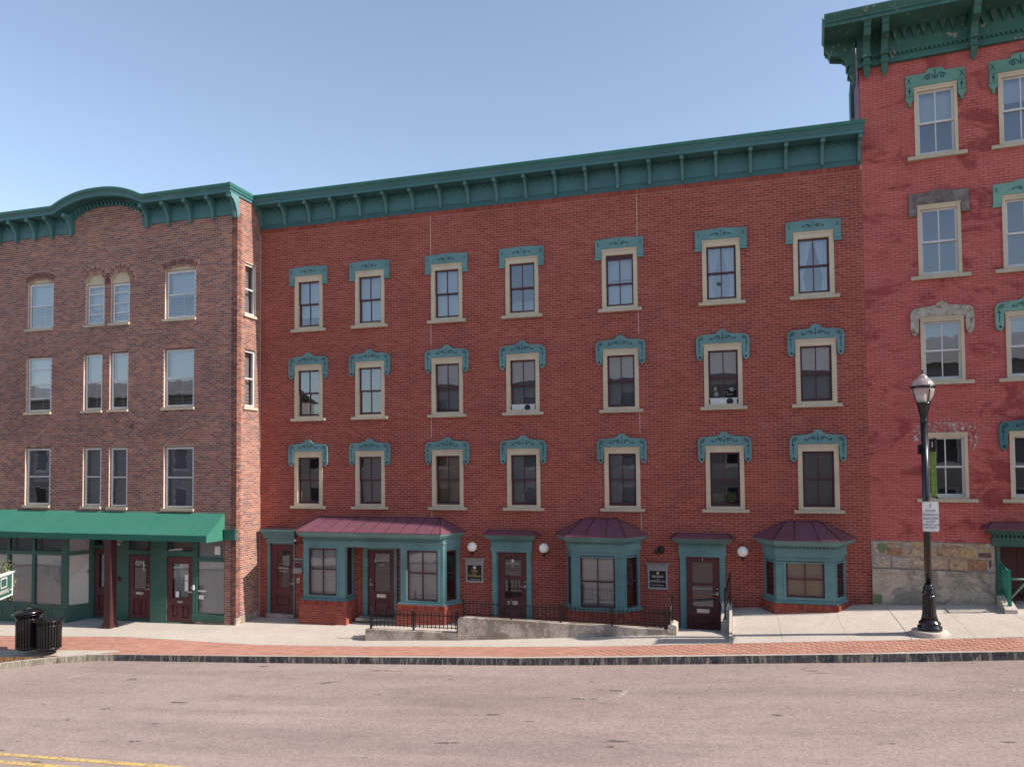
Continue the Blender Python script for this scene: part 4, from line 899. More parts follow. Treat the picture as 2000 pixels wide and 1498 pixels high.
# cornice
MB().box(-.03, W1R, -.06, .1, 13.9, 14.86).build('frieze_board', m_oldteal, right)
MB().box(-.05, W1R, -.10, -.06, 13.9, 13.96).box(-.05, W1R, -.12, -.06, 14.13, 14.17).build('frieze_moulding', m_oldteal, right)
x = .02
zm_ = MB().prism([(-.045, 14.125), (.045, 14.125), (0, 14.06)], -.11, -.065).mesh('zigzag_tooth', m_oldteal)
while x < W1R: put('zigzag_tooth', zm_, right, (x, 0, 0)); x += .1
pm_ = MB().prism([(-.07, .0), (.07, .0), (.07, -.12), (0, -.36), (-.07, -.12)], -.13, -.06).mesh('pendant', m_oldteal)
for k in range(40):
    x = .40+k*.21
    if abs(x-.2) > .1 and abs(x-.58) > .12 and abs(x-2.51) > .1: put('pendant', pm_, right, (x, 0, 14.80))
MB().box(-.75, W1R, -.84, -.06, 14.71, 14.752).build('soffit', m_oldteal, right)
ret = 1.35
MB().box(-.75, -.0, -.059, ret-.88, 14.71, 14.752).build('side_soffit', m_oldteal, right)
cp = [(-.80,14.76),(-.86,14.77),(-.86,14.84),(-.89,14.86),(-.89,14.90),(-.93,14.95),(-.96,15.0),(-.96,15.05),(.5,15.05),(.5,14.79),(-.80,14.79)]
MB().prism_x([(a+.06, b-.03) for a, b in cp], -.80, W1R).build('crown_moulding', m_oldteal, right)
Ts, Ls = frame((-.0, ret-.9), (-.0, -.84))
mb = MB(Matrix(((0, -1, 0, 0), (1, 0, 0, 0), (0, 0, 1, 0), (0, 0, 0, 1))))   # side crown: x' = -y
MB(Matrix.Rotation(R_(-90), 4, 'Z')).prism_x([(a+.11, b-.0302) for a, b in cp if a < .4]+[(-.0, 15.02), (-.0, 14.79)], -(ret-.86), .77).build('side_crown_moulding', m_oldteal, right)
MB().box(-.74, W1R, -.84, .45, 15.022, 15.06).build('roof_edge_flashing', m_signw, right)
def rbracket(mb):
    p = [(-.07,14.76),(-.78,14.76),(-.78,14.60),(-.72,14.56),(-.66,14.42),(-.40,14.36),(-.30,14.28),(-.26,14.12),(-.22,14.10),(-.20,13.95),(-.22,13.93),(-.22,13.88),(-.14,13.74),(-.07,13.74)]
    mb.prism_x(p, -.075, .075); mb.prism_x([(-.07,14.17),(-.27,14.17),(-.29,14.12),(-.27,14.07),(-.07,14.07)], -.095, .095); mb.prism_x([(-.07,13.96),(-.245,13.96),(-.26,13.92),(-.245,13.88),(-.07,13.88)], -.095, .095)
    mb.prism_x([(-.07,14.755),(-.80,14.755),(-.80,14.67),(-.07,14.67)], -.095, .095)
    mb.add([(-.075,-.14,13.74),(.075,-.14,13.74),(.075,-.06,13.74),(-.075,-.06,13.74),(0,-.09,13.56)], [(0,1,4),(1,2,4),(2,3,4),(3,0,4)]); return mb
rb = rbracket(MB()).mesh('bracket', m_oldteal)
for x in (.17, .57, 2.50, 4.5, 6.5, 8.5, 10.5, 12.5, 14.3): put('bracket', rb, right, (x, 0, 0))
sb = put('side_bracket', rb, right, (0, .15, 0)); sb.rotation_euler = (0, 0, R_(-90)); sb = put('side_bracket', rb, right, (0, .40, 0)); sb.rotation_euler = (0, 0, R_(-90))
# stone base
MB().box(0, 2.64, -.025, .2, -.2, 2.03).box(3.74, W1R, -.02, .2, -.2, 2.03).build('base_backing', m_limem, right)
MB().slab(0.01, 2.60, .0, 1.26, [], -.07, .05).box(.01, 2.60, -.06, .05, 1.26, 1.30).build('parged_base', m_parge, right)
mb = MB()
pr = random.Random(4)
for k in range(26):   # broken ledge
    a = .01+k*.1; mb.box(a, a+.1, -.085-pr.random()*.015, .0, 1.25+pr.random()*.02, 1.355)
mb.build('ledge', m_concold, right)
def stonemat(i, c): return stoney('ashlar_stone_%d' % i, [(.32, tuple(k*.5 for k in c)), (.48, tuple(k*1.05 for k in c)), (.58, c), (.7, (min(.6, c[0]*1.5), min(.55, c[1]*1.7), min(.5, c[2]*1.9)))], 9, bump=1., fine=18)
smats = [stonemat(i, c) for i, c in enumerate([(.46,.30,.19), (.50,.34,.23), (.40,.21,.125), (.46,.38,.30), (.50,.34,.16), (.20,.10,.09)])]
stones = [(.02,.33,1.69,2.02,3),(.34,.68,1.68,1.90,2),(.34,.62,1.91,2.02,0),(.63,.86,1.91,2.02,3),(.69,1.18,1.68,1.90,1),(.87,1.2,1.91,2.02,4),(1.19,1.43,1.68,1.92,0),(1.21,1.58,1.93,2.025,3),(1.44,1.9,1.68,1.92,0),(1.59,2.0,1.93,2.025,1),
 (1.91,2.27,1.68,1.91,4),(2.01,2.12,1.93,2.02,3),(2.13,2.46,1.93,2.03,0),(2.28,2.55,1.69,1.82,5),(2.28,2.55,1.83,1.92,4),(2.56,2.645,1.50,2.03,3),(.02,.42,1.37,1.67,3),(.44,.84,1.37,1.67,3),(.85,1.18,1.37,1.67,1),(1.19,1.65,1.37,1.66,1),(1.67,2.05,1.37,1.67,0),(2.06,2.47,1.37,1.67,2),(2.48,2.55,1.45,1.66,5)]
for (a, b, c, d, i) in stones:
    q = pr.uniform(.03, .06); e = .012
    mb = MB(); j = lambda: pr.uniform(-.008, .008)
    mb.add([(a,.02,c),(b,.02,c),(b,.02,d),(a,.02,d),(a+e+j(),-q,c+e+j()),(b-e+j(),-q+j(),c+e+j()),(b-e+j(),-q+j(),d-e+j()),(a+e+j(),-q+j(),d-e+j()),((a+b)/2+j()*3,-q-.015,(c+d)/2+j()*2)],
           [(0,1,5,4),(1,2,6,5),(2,3,7,6),(3,0,4,7),(4,5,8),(5,6,8),(6,7,8),(7,4,8)])
    mb.build('stone', smats[i], right)
m_gp = paint('green_graffiti_cover', (.15,.19,.085), .8)
MB().prism([(.24+.11*math.cos(t)*(1+.1*math.sin(3*t)), 1.86+.11*math.sin(t)) for t in [k*.35 for k in range(18)]], -.066, -.058).build('green_paint_patch', m_gp, right)
MB().slab(.02, .21, .50, .73, [], -.074, -.0705).build('green_paint_patch', m_gp, right)
# its entrance at the frame's edge
en = empty('entrance', (0, 0, 0)); en.parent = right
MB().box(2.66, 3.75, .55, .6, -.2, 2.2).box(2.66, 2.70, 0, .55, .3, 2.1).build('door', m_maroon, en)
MB().slab(2.72, 3.7, .75, 1.95, [(2.85, 3.18, .85, 1.85), (3.28, 3.6, .85, 1.85)], .53, .55).build('door_leaf', m_maroon, en)
for k in range(3): MB().box(2.66, 3.75, -.05+.2*k, .6, .3, .55+.11*k).build('step', m_maroon, en)
MB().box(2.645, 2.72, -.09, .05, .6, 2.0).box(3.70, 3.80, -.09, .05, .6, 2.0).build('pilaster', m_dgreen, en)
MB().box(2.56, 3.9, -.14, 0, 1.99, 2.20).build('lintel', m_dgreen, en)
dm = MB(); dentils(dm, (2.56, -.14), (3.9, -.14), 2.20, 2.25, .085, .045); dm.build('dentils', m_dgreen, en)['kind'] = 'stuff'
MB().add([(2.55,-.18,2.25),(3.92,-.18,2.25),(3.92,0,2.25),(2.55,0,2.25),(2.43,-.36,2.38),(4.0,-.36,2.38),(4.0,0,2.38),(2.43,0,2.38)], [(0,3,2,1),(4,5,6,7),(0,1,5,4),(1,2,6,5),(2,3,7,6),(3,0,4,7)]).build('canopy_cornice', m_dgreen, en)
hip_canopy('canopy', en, [(2.36, 0), (2.42, -.40), (4.02, -.40), (4.08, 0)], 2.382, 2.58, 3.9, 2.52, None, [])
# concrete cheek + green railing
MB().prism_x([(.0,.2),(.0,.86),(-.85,.70),(-.92,.66),(-.95,.2)], 2.62, 2.86).build('cheek_wall', m_conc, en)
rl = empty('green_stair_railing', (0, 0, 0), 'short green metal railing on concrete beside the stone wall at the right edge', 'railing'); rl.matrix_world = rootR
MB().box(2.72, 2.77, -.06, -.01, .84, 1.62).build('post', m_railg, rl); MB().box(2.71, 2.78, -.78, -.71, .70, 1.52).build('post', m_railg, rl)
MB().tube([(2.745, -.03, 1.56), (2.745, -.75, 1.45)], .018).build('top_rail', m_railg, rl); MB().tube([(2.745, -.03, .96), (2.745, -.75, .84)], .018).build('bottom_rail', m_railg, rl)
pk = MB().tube([(0, 0, 0), (0, 0, .72)], .012).mesh('picket', m_railg)
for k in range(6): put('picket', pk, rl, (2.745, -.13-.1*k, .88-.0155*k))
MB().tube([(2.78, -.75, 1.32), (3.05, -.78, 1.33), (3.07, -.78, 1.28), (2.82, -.5, .85)], .022).build('handrail', m_sage, rl)

# ================================================================ GROUND
def interp(xs_, zs_): return lambda x: float(np.interp(x, xs_, zs_))
G0 = interp([-40,-26,-20,-17,-14.3,-12,-10,-7,-4,-1.7,-.14], [-1.4,-1.0,-.84,-.76,-.68,-.62,-.58,-.42,-.37,-.37,-.37])
G2 = interp([-40,-26,-20,-17,-14.3,-12,-9.6,-7,-4.2,-1.6,-.14], [-1.5,-1.08,-.90,-.79,-.73,-.72,-.69,-.53,-.30,-.08,-.0])
G3 = interp([-40,-26,-20,-16.5,-12.3,-9.1,-5.2,-3.2,-2.16,.08,1.66,2.87,5.41,9,20,60], [-2.0,-1.25,-.94,-.77,-.745,-.60,-.38,-.25,-.17,.01,.14,.23,.44,.72,1.4,2.5])
GR = interp([-.14,3.2,5.8,9,20], [.222,.46,.63,.85,1.6])
GC = interp([-40,-20,-16.15,-14.8,-11.7,-4.95,-3.07,1.57,3.45,5.21,9,20,60], [-2.2,-1.25,-1.02,-.95,-.79,-.41,-.28,.07,.21,.36,.64,1.3,2.4])
YB, YK = -3.0, -3.9
def gz(x, y):
    if x > -.139 and y > YB: t = y/YB; return GR(x)*(1-t)+G3(x)*t
    if y > -2: t = y/-2; return G0(x)*(1-t)+G2(x)*t
    if y > YB: t = (y+2)/-1; return G2(x)*(1-t)+G3(x)*t
    t = min(1.5, (y-YB)/(YK-YB)); return G3(x)*(1-t)+GC(x)*t
def sheet(mb, x0, x1, y0, y1, f, nx, ny, dz_=0., thick=None, mi=0):
    vs_ = [(x0+(x1-x0)*i/nx, y0+(y1-y0)*j/ny, f(x0+(x1-x0)*i/nx, y0+(y1-y0)*j/ny)+dz_) for j in range(ny+1) for i in range(nx+1)]
    fs = [(j*(nx+1)+i, j*(nx+1)+i+1, (j+1)*(nx+1)+i+1, (j+1)*(nx+1)+i) for j in range(ny) for i in range(nx)]
    n = len(vs_)
    if thick:
        per = [i for i in range(nx+1)]+[(j)*(nx+1)+nx for j in range(1, ny+1)]+[ny*(nx+1)+i for i in range(nx-1, -1, -1)]+[j*(nx+1) for j in range(ny-1, 0, -1)]
        vs_ += [(vs_[p][0], vs_[p][1], vs_[p][2]-thick) for p in per]; m_ = len(per)
        fs += [(per[k], n+k, n+(k+1) % m_, per[(k+1) % m_]) for k in range(m_)]
    mb.add(vs_, fs, mi); return mb
# base earth so nothing is open, huge plane to the horizon
g = MB().add([(-900,-900,-3.2),(900,-900,-3.2),(900,900,-3.2),(-900,900,-3.2)], [(0,1,2,3)]).build('ground', m_asph); g['kind'] = 'structure'
sub = MB(); sheet(sub, -26, -.16, .2, YK+.02, gz, 52, 14, -.03); sheet(sub, -.13, 14, .2, YK+.02, gz, 28, 10, -.03)
pav = sub.build('pavement', m_joint); pav['kind'] = 'structure'
sb_ = MB(); sheet(sb_, -24.5, 14, YB-.004, YK+.02, gz, 60, 3, -.004); sb_.build('paver_bed', m_sand)['kind'] = 'structure'
def slabs(x0, x1, y0, y1, step, ny=4):
    x = x0
    while x < x1-.05:
        xe = min(x+step, x1); mb = MB(); sheet(mb, x+.0025, xe-(.012 if abs(xe-3.47) < .02 else .0025), y1+.004, y0-.004, gz, 4, ny, r.uniform(-.002, .002), .06); mb.build('slab', m_conc, pav); x = xe
slabs(-26, -14.3, -.30, YB, 1.6); slabs(-14.3, -10.0, .03, YB, 1.45); slabs(-10., -1.62, -2.1, YB, 1.5, 2); slabs(-1.62, -.14, .03, YB, 1.48)
for a, b in ((-.13, .93), (.93, 2.27), (2.27, 3.47), (3.47, 4.66), (4.66, 5.9), (5.9, 7.1), (7.1, 8.4), (8.4, 10), (10, 12)): slabs(a, b, .3, YB, 9)
# raised edge of the upper slab
# platform behind the ramp walls
def plat(x, y): return float(np.interp(x, [-10, -9.4, -7.2, -6.9, -1.6], [-.60, -.57, -.44, -.38, -.37]))
pf = MB(); sheet(pf, -10.0, -1.62, -2.0, .03, plat, 24, 4, .004, .3); pf.build('entry_ramp', m_conc)['kind'] = 'structure'
# ramp walls
rw = MB().prism([(-9.56, -.95), (-6.93, -.95), (-6.93, -.335), (-9.56, -.375)], -2.12, -1.92).build('low_ramp_wall', m_concold); tag(rw, 'low concrete ramp kerb wall in front of the shopfront, left section', 'wall')
rw2 = MB().prism([(-6.92, -.9), (-1.60, -.6), (-1.56, .0), (-1.6, .03), (-6.80, .075), (-6.88, .06), (-6.92, .02)], -2.14, -1.92).prism([(-1.60, -.6), (-1.40, -.6), (-1.40, .12), (-1.5, .16), (-1.60, .12)], -2.12, -1.55).build('stained_ramp_wall', m_concold)
tag(rw2, 'long stained concrete retaining wall carrying the black iron railing', 'wall')
ck = MB().prism_x([(.0, -.5), (.0, .42), (-.5, .42), (-.62, .26), (-1.2, .12), (-1.2, -.5)], -.40, -.20).build('concrete_cheek_wall', m_conc); tag(ck, 'stepped pale concrete cheek wall right of the door numbered 1', 'wall')
MB().prism_x([(.02, -.5), (.02, .40), (-.5, .36), (-1.5, .2), (-3.0, .0), (-3.0, -.3)], -.20, -.135).build('slab_edge_kerb', m_conc, ck)
def railing(x0, x1, z0, z1, y, n, posts, h, lab, grp=None):
    rr = empty('iron_railing', (x0, y, z0), lab, 'railing'); L = x1-x0; sl = (z1-z0)/L
    pm = MB().box(-.022, .022, -.022, .022, -.02, h+.03).lathe([(.026, h+.03), (.028, h+.045), (.012, h+.065)], 8).mesh('post', m_iron)
    for k in range(posts): t = k/(posts-1); put('post', pm, rr, (L*t, 0, sl*L*t))
    for zz in (.09, h-.07): MB().prism([(0, zz-.01), (L, zz-.01+sl*L), (L, zz+.01+sl*L), (0, zz+.01)], -.012, .012).build('rail', m_iron, rr)
    bm_ = MB().box(-.008, .008, -.008, .008, .05, h-.02).add([(-.012,-.012,h-.02),(.012,-.012,h-.02),(.012,.012,h-.02),(-.012,.012,h-.02),(0,0,h+.03)], [(0,1,4),(1,2,4),(2,3,4),(3,0,4)]).mesh('picket', m_iron)
    for k in range(n):
        u = L*(k+.5)/n; put('picket', bm_, rr, (u, 0, sl*u))
    return rr
railing(-9.44, -6.97, -.35, -.325, -2.02, 22, 3, .46, 'short black iron railing on the low concrete kerb before the recessed door')
rr = railing(-6.80, -1.66, .06, .025, -2.03, 48, 5, .44, 'long black iron railing on the stained concrete wall')
MB().box(5.20, 5.25, -.02, .02, -.03, .50).build('post', m_iron, rr); MB().box(5.24, 5.28, .45, .49, .0, .68).build('post', m_iron, rr)
MB().tube([(5.23, 0, .40), (5.26, .47, .56)], .015).build('rail', m_iron, rr); MB().tube([(5.23, 0, .12), (5.26, .47, .28)], .015).build('rail', m_iron, rr)
for k in range(4): MB().tube([(5.235+.005*k, .09+.1*k, .1+.03*k), (5.235+.005*k, .09+.1*k, .42+.03*k)], .008).build('picket', m_iron, rr)
hr = empty('door_handrail', (-.3, -1.1, .1), 'slim dark handrail with bent ends on the pale cheek wall by door 1', 'handrail')
MB().box(-.02, .02, -.02, .02, 0, .80).build('post', m_iron, hr); MB().box(.10, .14, .78, .82, .2, 1.1).build('post', m_iron, hr)
MB().tube([(0, 0, .72), (.05, .3, .80), (.12, .8, 1.0), (.12, .95, 1.02)], .02).build('rail', m_iron, hr); MB().tube([(0, 0, .28), (.12, .8, .55)], .014).build('rail', m_iron, hr)
MB().tube([(-.14, .5, .35), (-.10, .4, .28), (-.12, .2, -.05), (-.12, .1, -.2)], .02).build('bent_end', m_iron, hr)

# brick paving band
mb = MB(); vs2 = []; r = random.Random(8); allb = []
nrow = 7; rwid = (YK+.15-(YB-.01))/nrow
x = -24.
row_x = []
for j in range(nrow):
    x = -24.+(.1 if j % 2 else 0)
    while x < 12:
        allb.append((x, x+.2, YB-.008+rwid*j-.002, YB-.008+rwid*(j+1)+.002)); x += .203
def pz(x, y): return gz(x, y)
def scr(p):
    z = (p-CAM).dot(F); return z, 1000+1480*(p-CAM).dot(R2)/z, 852.5-1480*(p-CAM).dot(U2)/z
cand = []
for i, (a, b, c, d) in enumerate(allb):
    z, sx_, sy_ = scr(Vector(((a+b)/2, (c+d)/2, pz(a, c))))
    if 5 < sx_ < 1995: cand.append((z, i))
cand.sort(); pick = {i for _, i in cand[:300]}
bp = empty('brick_paving', (0, YB, 0), kind='structure')
pvar = [MB().add([(-.099,-.047,.0),(.099,-.047,.0),(.099,.047,.0),(-.099,.047,.0),(-.099,-.047,-.03),(.099,-.047,-.03),(.099,.047,-.03),(-.099,.047,-.03)], [(0,1,2,3),(4,5,1,0),(5,6,2,1),(6,7,3,2),(7,4,0,3)], 0, k/9).mesh('brick', m_pave) for k in range(10)]
for i, (a, b, c, d) in enumerate(allb):
    dzz = r.uniform(-.0015, .0015)
    if i in pick:
        o = put('brick', r.choice(pvar), bp); cx, cy = (a+b)/2, (c+d)/2
        sxl = (pz(b, cy)-pz(a, cy))/(b-a); syl = (pz(cx, d)-pz(cx, c))/(d-c)
        o.matrix_local = Matrix(((abs(b-a)/.198, 0, 0, cx), (0, abs(d-c)/.094, 0, cy-YB), (sxl, syl, 1, pz(cx, cy)+dzz), (0, 0, 0, 1)))
    else:
        v = [(a, c, pz(a, c)+dzz), (b, c, pz(b, c)+dzz), (b, d, pz(b, d)+dzz), (a, d, pz(a, d)+dzz)]
        mb.add(v+[(p[0], p[1], p[2]-.03) for p in v], [(3,2,1,0),(0,1,5,4),(1,2,6,5),(2,3,7,6),(3,0,4,7)], 0, r.random())
o = mb.build('bricks', m_pave, bp, (0, -YB, 0)); o['kind'] = 'stuff'
# kerb stones (with the bend at the left)
kb = empty('kerb', (0, YK, 0), kind='structure')
path = [(-24.5, -9.2), (-21.0, -6.7), (-19.2, -5.30), (-18.35, -4.72), (-17.6, -4.30), (-16.9, -4.02), (-16.1, YK), (-14.2, YK), (-12.3, YK), (-10.5, YK), (-8.6, YK), (-6.8, YK), (-4.9, YK), (-2.95, YK), (-1.1, YK), (.8, YK), (2.6, YK), (4.5, YK), (6.4, YK), (8.3, YK), (10.5, YK), (14, YK)]
def kz(x): return GC(x) if x > -16.2 else float(np.interp(x, [-24.5, -21, -19.2, -18.35, -17.6, -16.9, -16.1], [-1.6, -1.35, -1.19, -1.13, -1.09, -1.05, -1.02]))
for i in range(len(path)-1):
    (xa, ya), (xb, yb) = path[i], path[i+1]; d = Vector((xb-xa, yb-ya)).normalized(); n = Vector((-d.y, d.x))*.14; g_ = .006; n0 = n
    p = [(xa+d.x*g_, ya+d.y*g_), (xb-d.x*g_, yb-d.y*g_)]; za, zb = kz(xa), kz(xb); mb = MB(); S = 14
    rr_ = [r.uniform(-.012, .012) for _ in range(S+1)]
    for k in range(S):
        t0, t1 = k/S, (k+1)/S; q = lambda t, kk: (p[0][0]+(p[1][0]-p[0][0])*t, p[0][1]+(p[1][1]-p[0][1])*t, za+(zb-za)*t)
        A0, A1 = q(t0, k), q(t1, k+1); j0, j1 = rr_[k]*.6, rr_[k+1]*.6
        mb.add([(A0[0], A0[1], A0[2]), (A1[0], A1[1], A1[2]), (A1[0]+n.x, A1[1]+n.y, A1[2]+.002), (A0[0]+n.x, A0[1]+n.y, A0[2]+.002)], [(0,1,2,3)], 0)
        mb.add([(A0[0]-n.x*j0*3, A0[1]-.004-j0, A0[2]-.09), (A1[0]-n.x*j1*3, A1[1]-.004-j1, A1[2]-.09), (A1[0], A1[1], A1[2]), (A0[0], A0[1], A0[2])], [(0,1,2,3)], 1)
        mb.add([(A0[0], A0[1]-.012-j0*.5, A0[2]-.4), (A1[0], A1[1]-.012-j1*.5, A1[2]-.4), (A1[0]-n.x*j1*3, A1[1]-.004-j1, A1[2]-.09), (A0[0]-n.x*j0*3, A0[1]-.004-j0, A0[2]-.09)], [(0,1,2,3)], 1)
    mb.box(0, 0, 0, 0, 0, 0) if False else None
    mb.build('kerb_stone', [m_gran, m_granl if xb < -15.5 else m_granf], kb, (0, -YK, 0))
# mulch bed, concrete strip under the bins
def poly_sheet(pts, zf, mat, name, dz_):
    c = (sum(p[0] for p in pts)/len(pts), sum(p[1] for p in pts)/len(pts)); vs_ = [(c[0], c[1], zf(*c)+dz_)]+[(p[0], p[1], zf(*p)+dz_) for p in pts]; n = len(pts)
    o = MB().add(vs_, [(0, 1+k, 1+(k+1) % n) for k in range(n)]).build(name, mat); return o
bz = lambda x, y: float(np.interp(x, [-24.5, -21, -19.2, -18.2, -17, -16.1], [-1.55, -1.32, -1.15, -1.06, -1.03, -1.0]))
def zbed(x, y): t = max(0, min(1, (y-YK)/(-4.9-YK))); return gz(x, max(y, YK))*(1-t)+kz(x)*t
def strip(name, mat, xs_, yb_, yf_, dz_):
    mb = MB(); n = 5
    for i in range(len(xs_)-1):
        for k in range(n):
            q = [(xs_[i+a_], yb_(xs_[i+a_])*(1-(k+b_)/n)+yf_(xs_[i+a_])*(k+b_)/n) for a_, b_ in ((0,1),(1,1),(1,0),(0,0))]
            mb.add([(x_, y_, zbed(x_, y_)+dz_) for x_, y_ in q], [(0,1,2,3)])
    o = mb.build(name, mat); o['kind'] = 'structure'
kback = interp([-24.5,-21,-19.2,-18.35,-17.6,-16.9,-16.1], [-9.05,-6.56,-5.17,-4.59,-4.17,-3.89,-3.77])
xs_ = [-24.2+.3*k for k in range(28)]
strip('bin_pad', m_conc, xs_, lambda x: -3.70, kback, .002)
mback = interp([-24.2,-19.6,-18.8,-18.2,-17.6,-17.1], [-4.5,-4.30,-4.33,-4.36,-4.12,-3.95])
strip('mulch_bed', m_mulch, [-24.2+.25*k for k in range(28)]+[-17.35], mback, lambda x: kback(x)+.02, .016)
chips = MB(); r = random.Random(12)
for k in range(3200):
    x = r.uniform(-21, -17.1); y0_ = kback(x)+.03; y1_ = mback(x)-.02
    if y1_-y0_ < .02: continue
    y = r.uniform(y0_, y1_); z = zbed(x, y)+.02; a = r.uniform(0, 6.28); l = r.uniform(.015, .04); w_ = l*.3
    dx, dy = math.cos(a), math.sin(a); h = r.uniform(0, .02)
    chips.add([(x-dx*l, y-dy*l, z), (x+dy*w_, y-dx*w_, z+h), (x+dx*l, y+dy*l, z+h), (x-dy*w_, y+dx*w_, z)], [(0,1,2,3)], 0, r.random())
tag(chips.build('bark_chips', m_mulch), 'loose bark chips over the planting bed at the kerb bend', 'mulch', kind='stuff')
# road
def rz(x, y):
    b = GC(x) if x > -16.15 else kz(x); cr = min(-3.9-y, 6.7)*.02-max(0, -y-10.6)*.02
    return b-.165+cr
XR = [-60,-40,-24.5,-21,-19.2,-17.6,-16.15,-14.8,-11.7,-8.3,-4.95,-3.07,1.57,3.45,5.21,9,20,60]
YR = [-3.5,-4.2,-5.5,-7,-9,-10.6,-12,-14,-17.2]
road = MB(); vs_ = [(x, y, rz(x, y)) for y in YR for x in XR]; nx = len(XR)
road.add(vs_, [((j+1)*nx+i, (j+1)*nx+i+1, j*nx+i+1, j*nx+i) for j in range(len(YR)-1) for i in range(nx-1)])
road.build('road', m_asph)['kind'] = 'structure'
def rline(pts, name='road_marking', mat=None, lift=.004):
    mb = MB(); mb.add([(x, y, rz(x, y)+lift) for x, y in pts], [tuple(range(len(pts)))]); o = mb.build(name, mat or m_wline); o['kind'] = 'structure'; return o
def bar(x0, y0, x1, y1, wd):
    d = Vector((x1-x0, y1-y0)).normalized(); n = Vector((-d.y, d.x))*wd/2
    rline([(x0+n.x, y0+n.y), (x0-n.x, y0-n.y), (x1-n.x, y1-n.y), (x1+n.x, y1+n.y)])
bar(-9.3, -6.42, -8.9, -5.96, .09); bar(-9.7, -6.42, -9.3, -6.42, .07); bar(-2.16, -6.42, -2.04, -5.86, .11); bar(-2.85, -6.50, -2.25, -6.46, .07); bar(4.19, -6.02, 5.6, -6.0, .08); bar(-15.8, -5.85, -15.6, -5.25, .09)
for y in (-10.54, -10.83):
    x = -40.
    while x < 40:
        ya, yb = y-.036*(x+12), y-.036*(x+14); rline([(x, ya+.055), (x, ya-.055), (x+2, yb-.055), (x+2, yb+.055)], mat=m_yline); x += 2
nb2 = empty('unseen_shade_block', (17.75, -1.32, .9), 'tall unseen brick block added beyond the picture edge to cast shade', 'building')  # unseen block, added and sized for its shadow along the wall foot
MB().box(0, 2.7, 0, 9, -2.5, 14.0).build('wall', m_brickR, nb2); MB().prism_x([(-.42,14.0),(-.42,14.2),(0,14.2),(0,13.7),(-.08,13.7)], 0, 2.7).build('cornice', m_oldteal, nb2)
# opposite side of the street (seen only in the window reflections)
fp = MB(); sheet(fp, -60, 60, -21.5, -17.2, lambda x, y: rz(x, -17.2)+.13, 30, 1, 0, .3); fp.build('far_pavement', m_conc)['kind'] = 'structure'
opp = empty('opposite_building', (0, -26, 0), 'long low brick building across the street, seen only mirrored in the windows', 'building')
for xa, xb, hh, rh_, mt in ((-80, -33, 9.0, 10.6, m_oppw), (-33, -21.5, 6.2, 7.6, m_conc), (-21.5, 40, 9.2, 11.2, m_oppw)):
    MB().box(xa, xb, -8, 0, -3, hh).build('wall', mt, opp)
    MB().add([(xa-.3, .6, hh), (xb+.3, .6, hh), (xb+.3, -4, rh_), (xa-.3, -4, rh_), (xa-.3, -8.6, hh), (xb+.3, -8.6, hh)], [(0,1,2,3),(3,2,5,4)]).build('roof', m_signg, opp)
wm_ = MB().box(-.55, .55, 0, .05, 0, 1.8).box(-.65, .65, 0, .08, -.12, 0).mesh('window', m_white); gm_ = MB().box(-.48, .48, .05, .06, .07, 1.73).mesh('pane', m_dark)
for fl_ in (.8, 3.8, 6.6):
    for k in range(32):
        if fl_ > 6 and -33.5 < -62+k*3.1 < -21: continue
        o = put('window', wm_, opp, (-62+k*3.1, 0, fl_)); put('pane', gm_, o)

# ================================================================ STREET FURNITURE
zl = .335
lamp = empty('street_lamp', (3.89, -2.60, zl-.02), 'black fluted street lamp with acorn glass head on the right pavement', 'street lamp')
MB().lathe([(.35, -.12), (.35, .085), (.34, .10), (.0, .10)], 40).build('footing', m_conc, lamp)
MB().lathe([(.235, .10), (.24, .13), (.235, .19), (.20, .215), (.215, .24), (.205, .275), (.17, .30), (.155, .34)], 32).build('base_ring', m_black, lamp)
MB().lathe([(.155, .34), (.135, .42), (.125, .52), (.12, .62), (.115, .80), (.112, .84)], 64, flute=16, famp=.045).build('fluted_base', m_black, lamp)
MB().lathe([(.112, .84), (.125, .86), (.125, .90), (.105, .93), (.115, .96), (.11, 1.0), (.08, 1.03), (.085, 1.05), (.07, 1.07)], 32).build('collar', m_black, lamp)
MB().lathe([(.07, 1.07), (.068, 2.5), (.066, 4.50)], 48, flute=12, famp=.03).build('pole', m_black, lamp)
MB().lathe([(.066, 4.48), (.078, 4.50), (.078, 4.53), (.068, 4.55), (.07, 4.60), (.08, 4.66), (.095, 4.72), (.12, 4.84), (.125, 4.87), (.14, 4.89), (.14, 4.92)], 24).build('neck', m_black, lamp)
GZ = 4.92
MB().lathe([(.11, GZ), (.155, GZ+.06), (.19, GZ+.14), (.215, GZ+.24), (.222, GZ+.32)], 48).build('lantern_glass', m_pris, lamp)
MB().lathe([(.222, GZ+.32), (.225, GZ+.36), (.205, GZ+.42), (.17, GZ+.47), (.13, GZ+.505), (.10, GZ+.52), (.105, GZ+.54), (.07, GZ+.575), (.05, GZ+.60), (.02, GZ+.62)], 72, flute=24, famp=.018).build('lantern_cap', m_pris, lamp)
MB().lathe([(.232, GZ+.30), (.24, GZ+.31), (.24, GZ+.35), (.232, GZ+.36)], 32).build('lantern_band', m_black, lamp)
for k in range(4):
    a = R_(20+90*k); MB().tube([(q*math.cos(a), q*math.sin(a), z) for q, z in ((.13, GZ-.01), (.165, GZ+.04), (.2, GZ+.12), (.225, GZ+.22), (.235, GZ+.32))], .011).build('lantern_rib', m_black, lamp)
    MB(Matrix.Translation((.235*math.cos(a), .235*math.sin(a), GZ+.33))).lathe([(.012, -.02), (.02, 0), (.012, .02)], 8).build('lantern_knob', m_black, lamp)
MB().lathe([(.02, GZ+.62), (.028, GZ+.64), (.012, GZ+.66), (.016, GZ+.69), (.003, GZ+.76)], 12).build('finial', m_black, lamp)
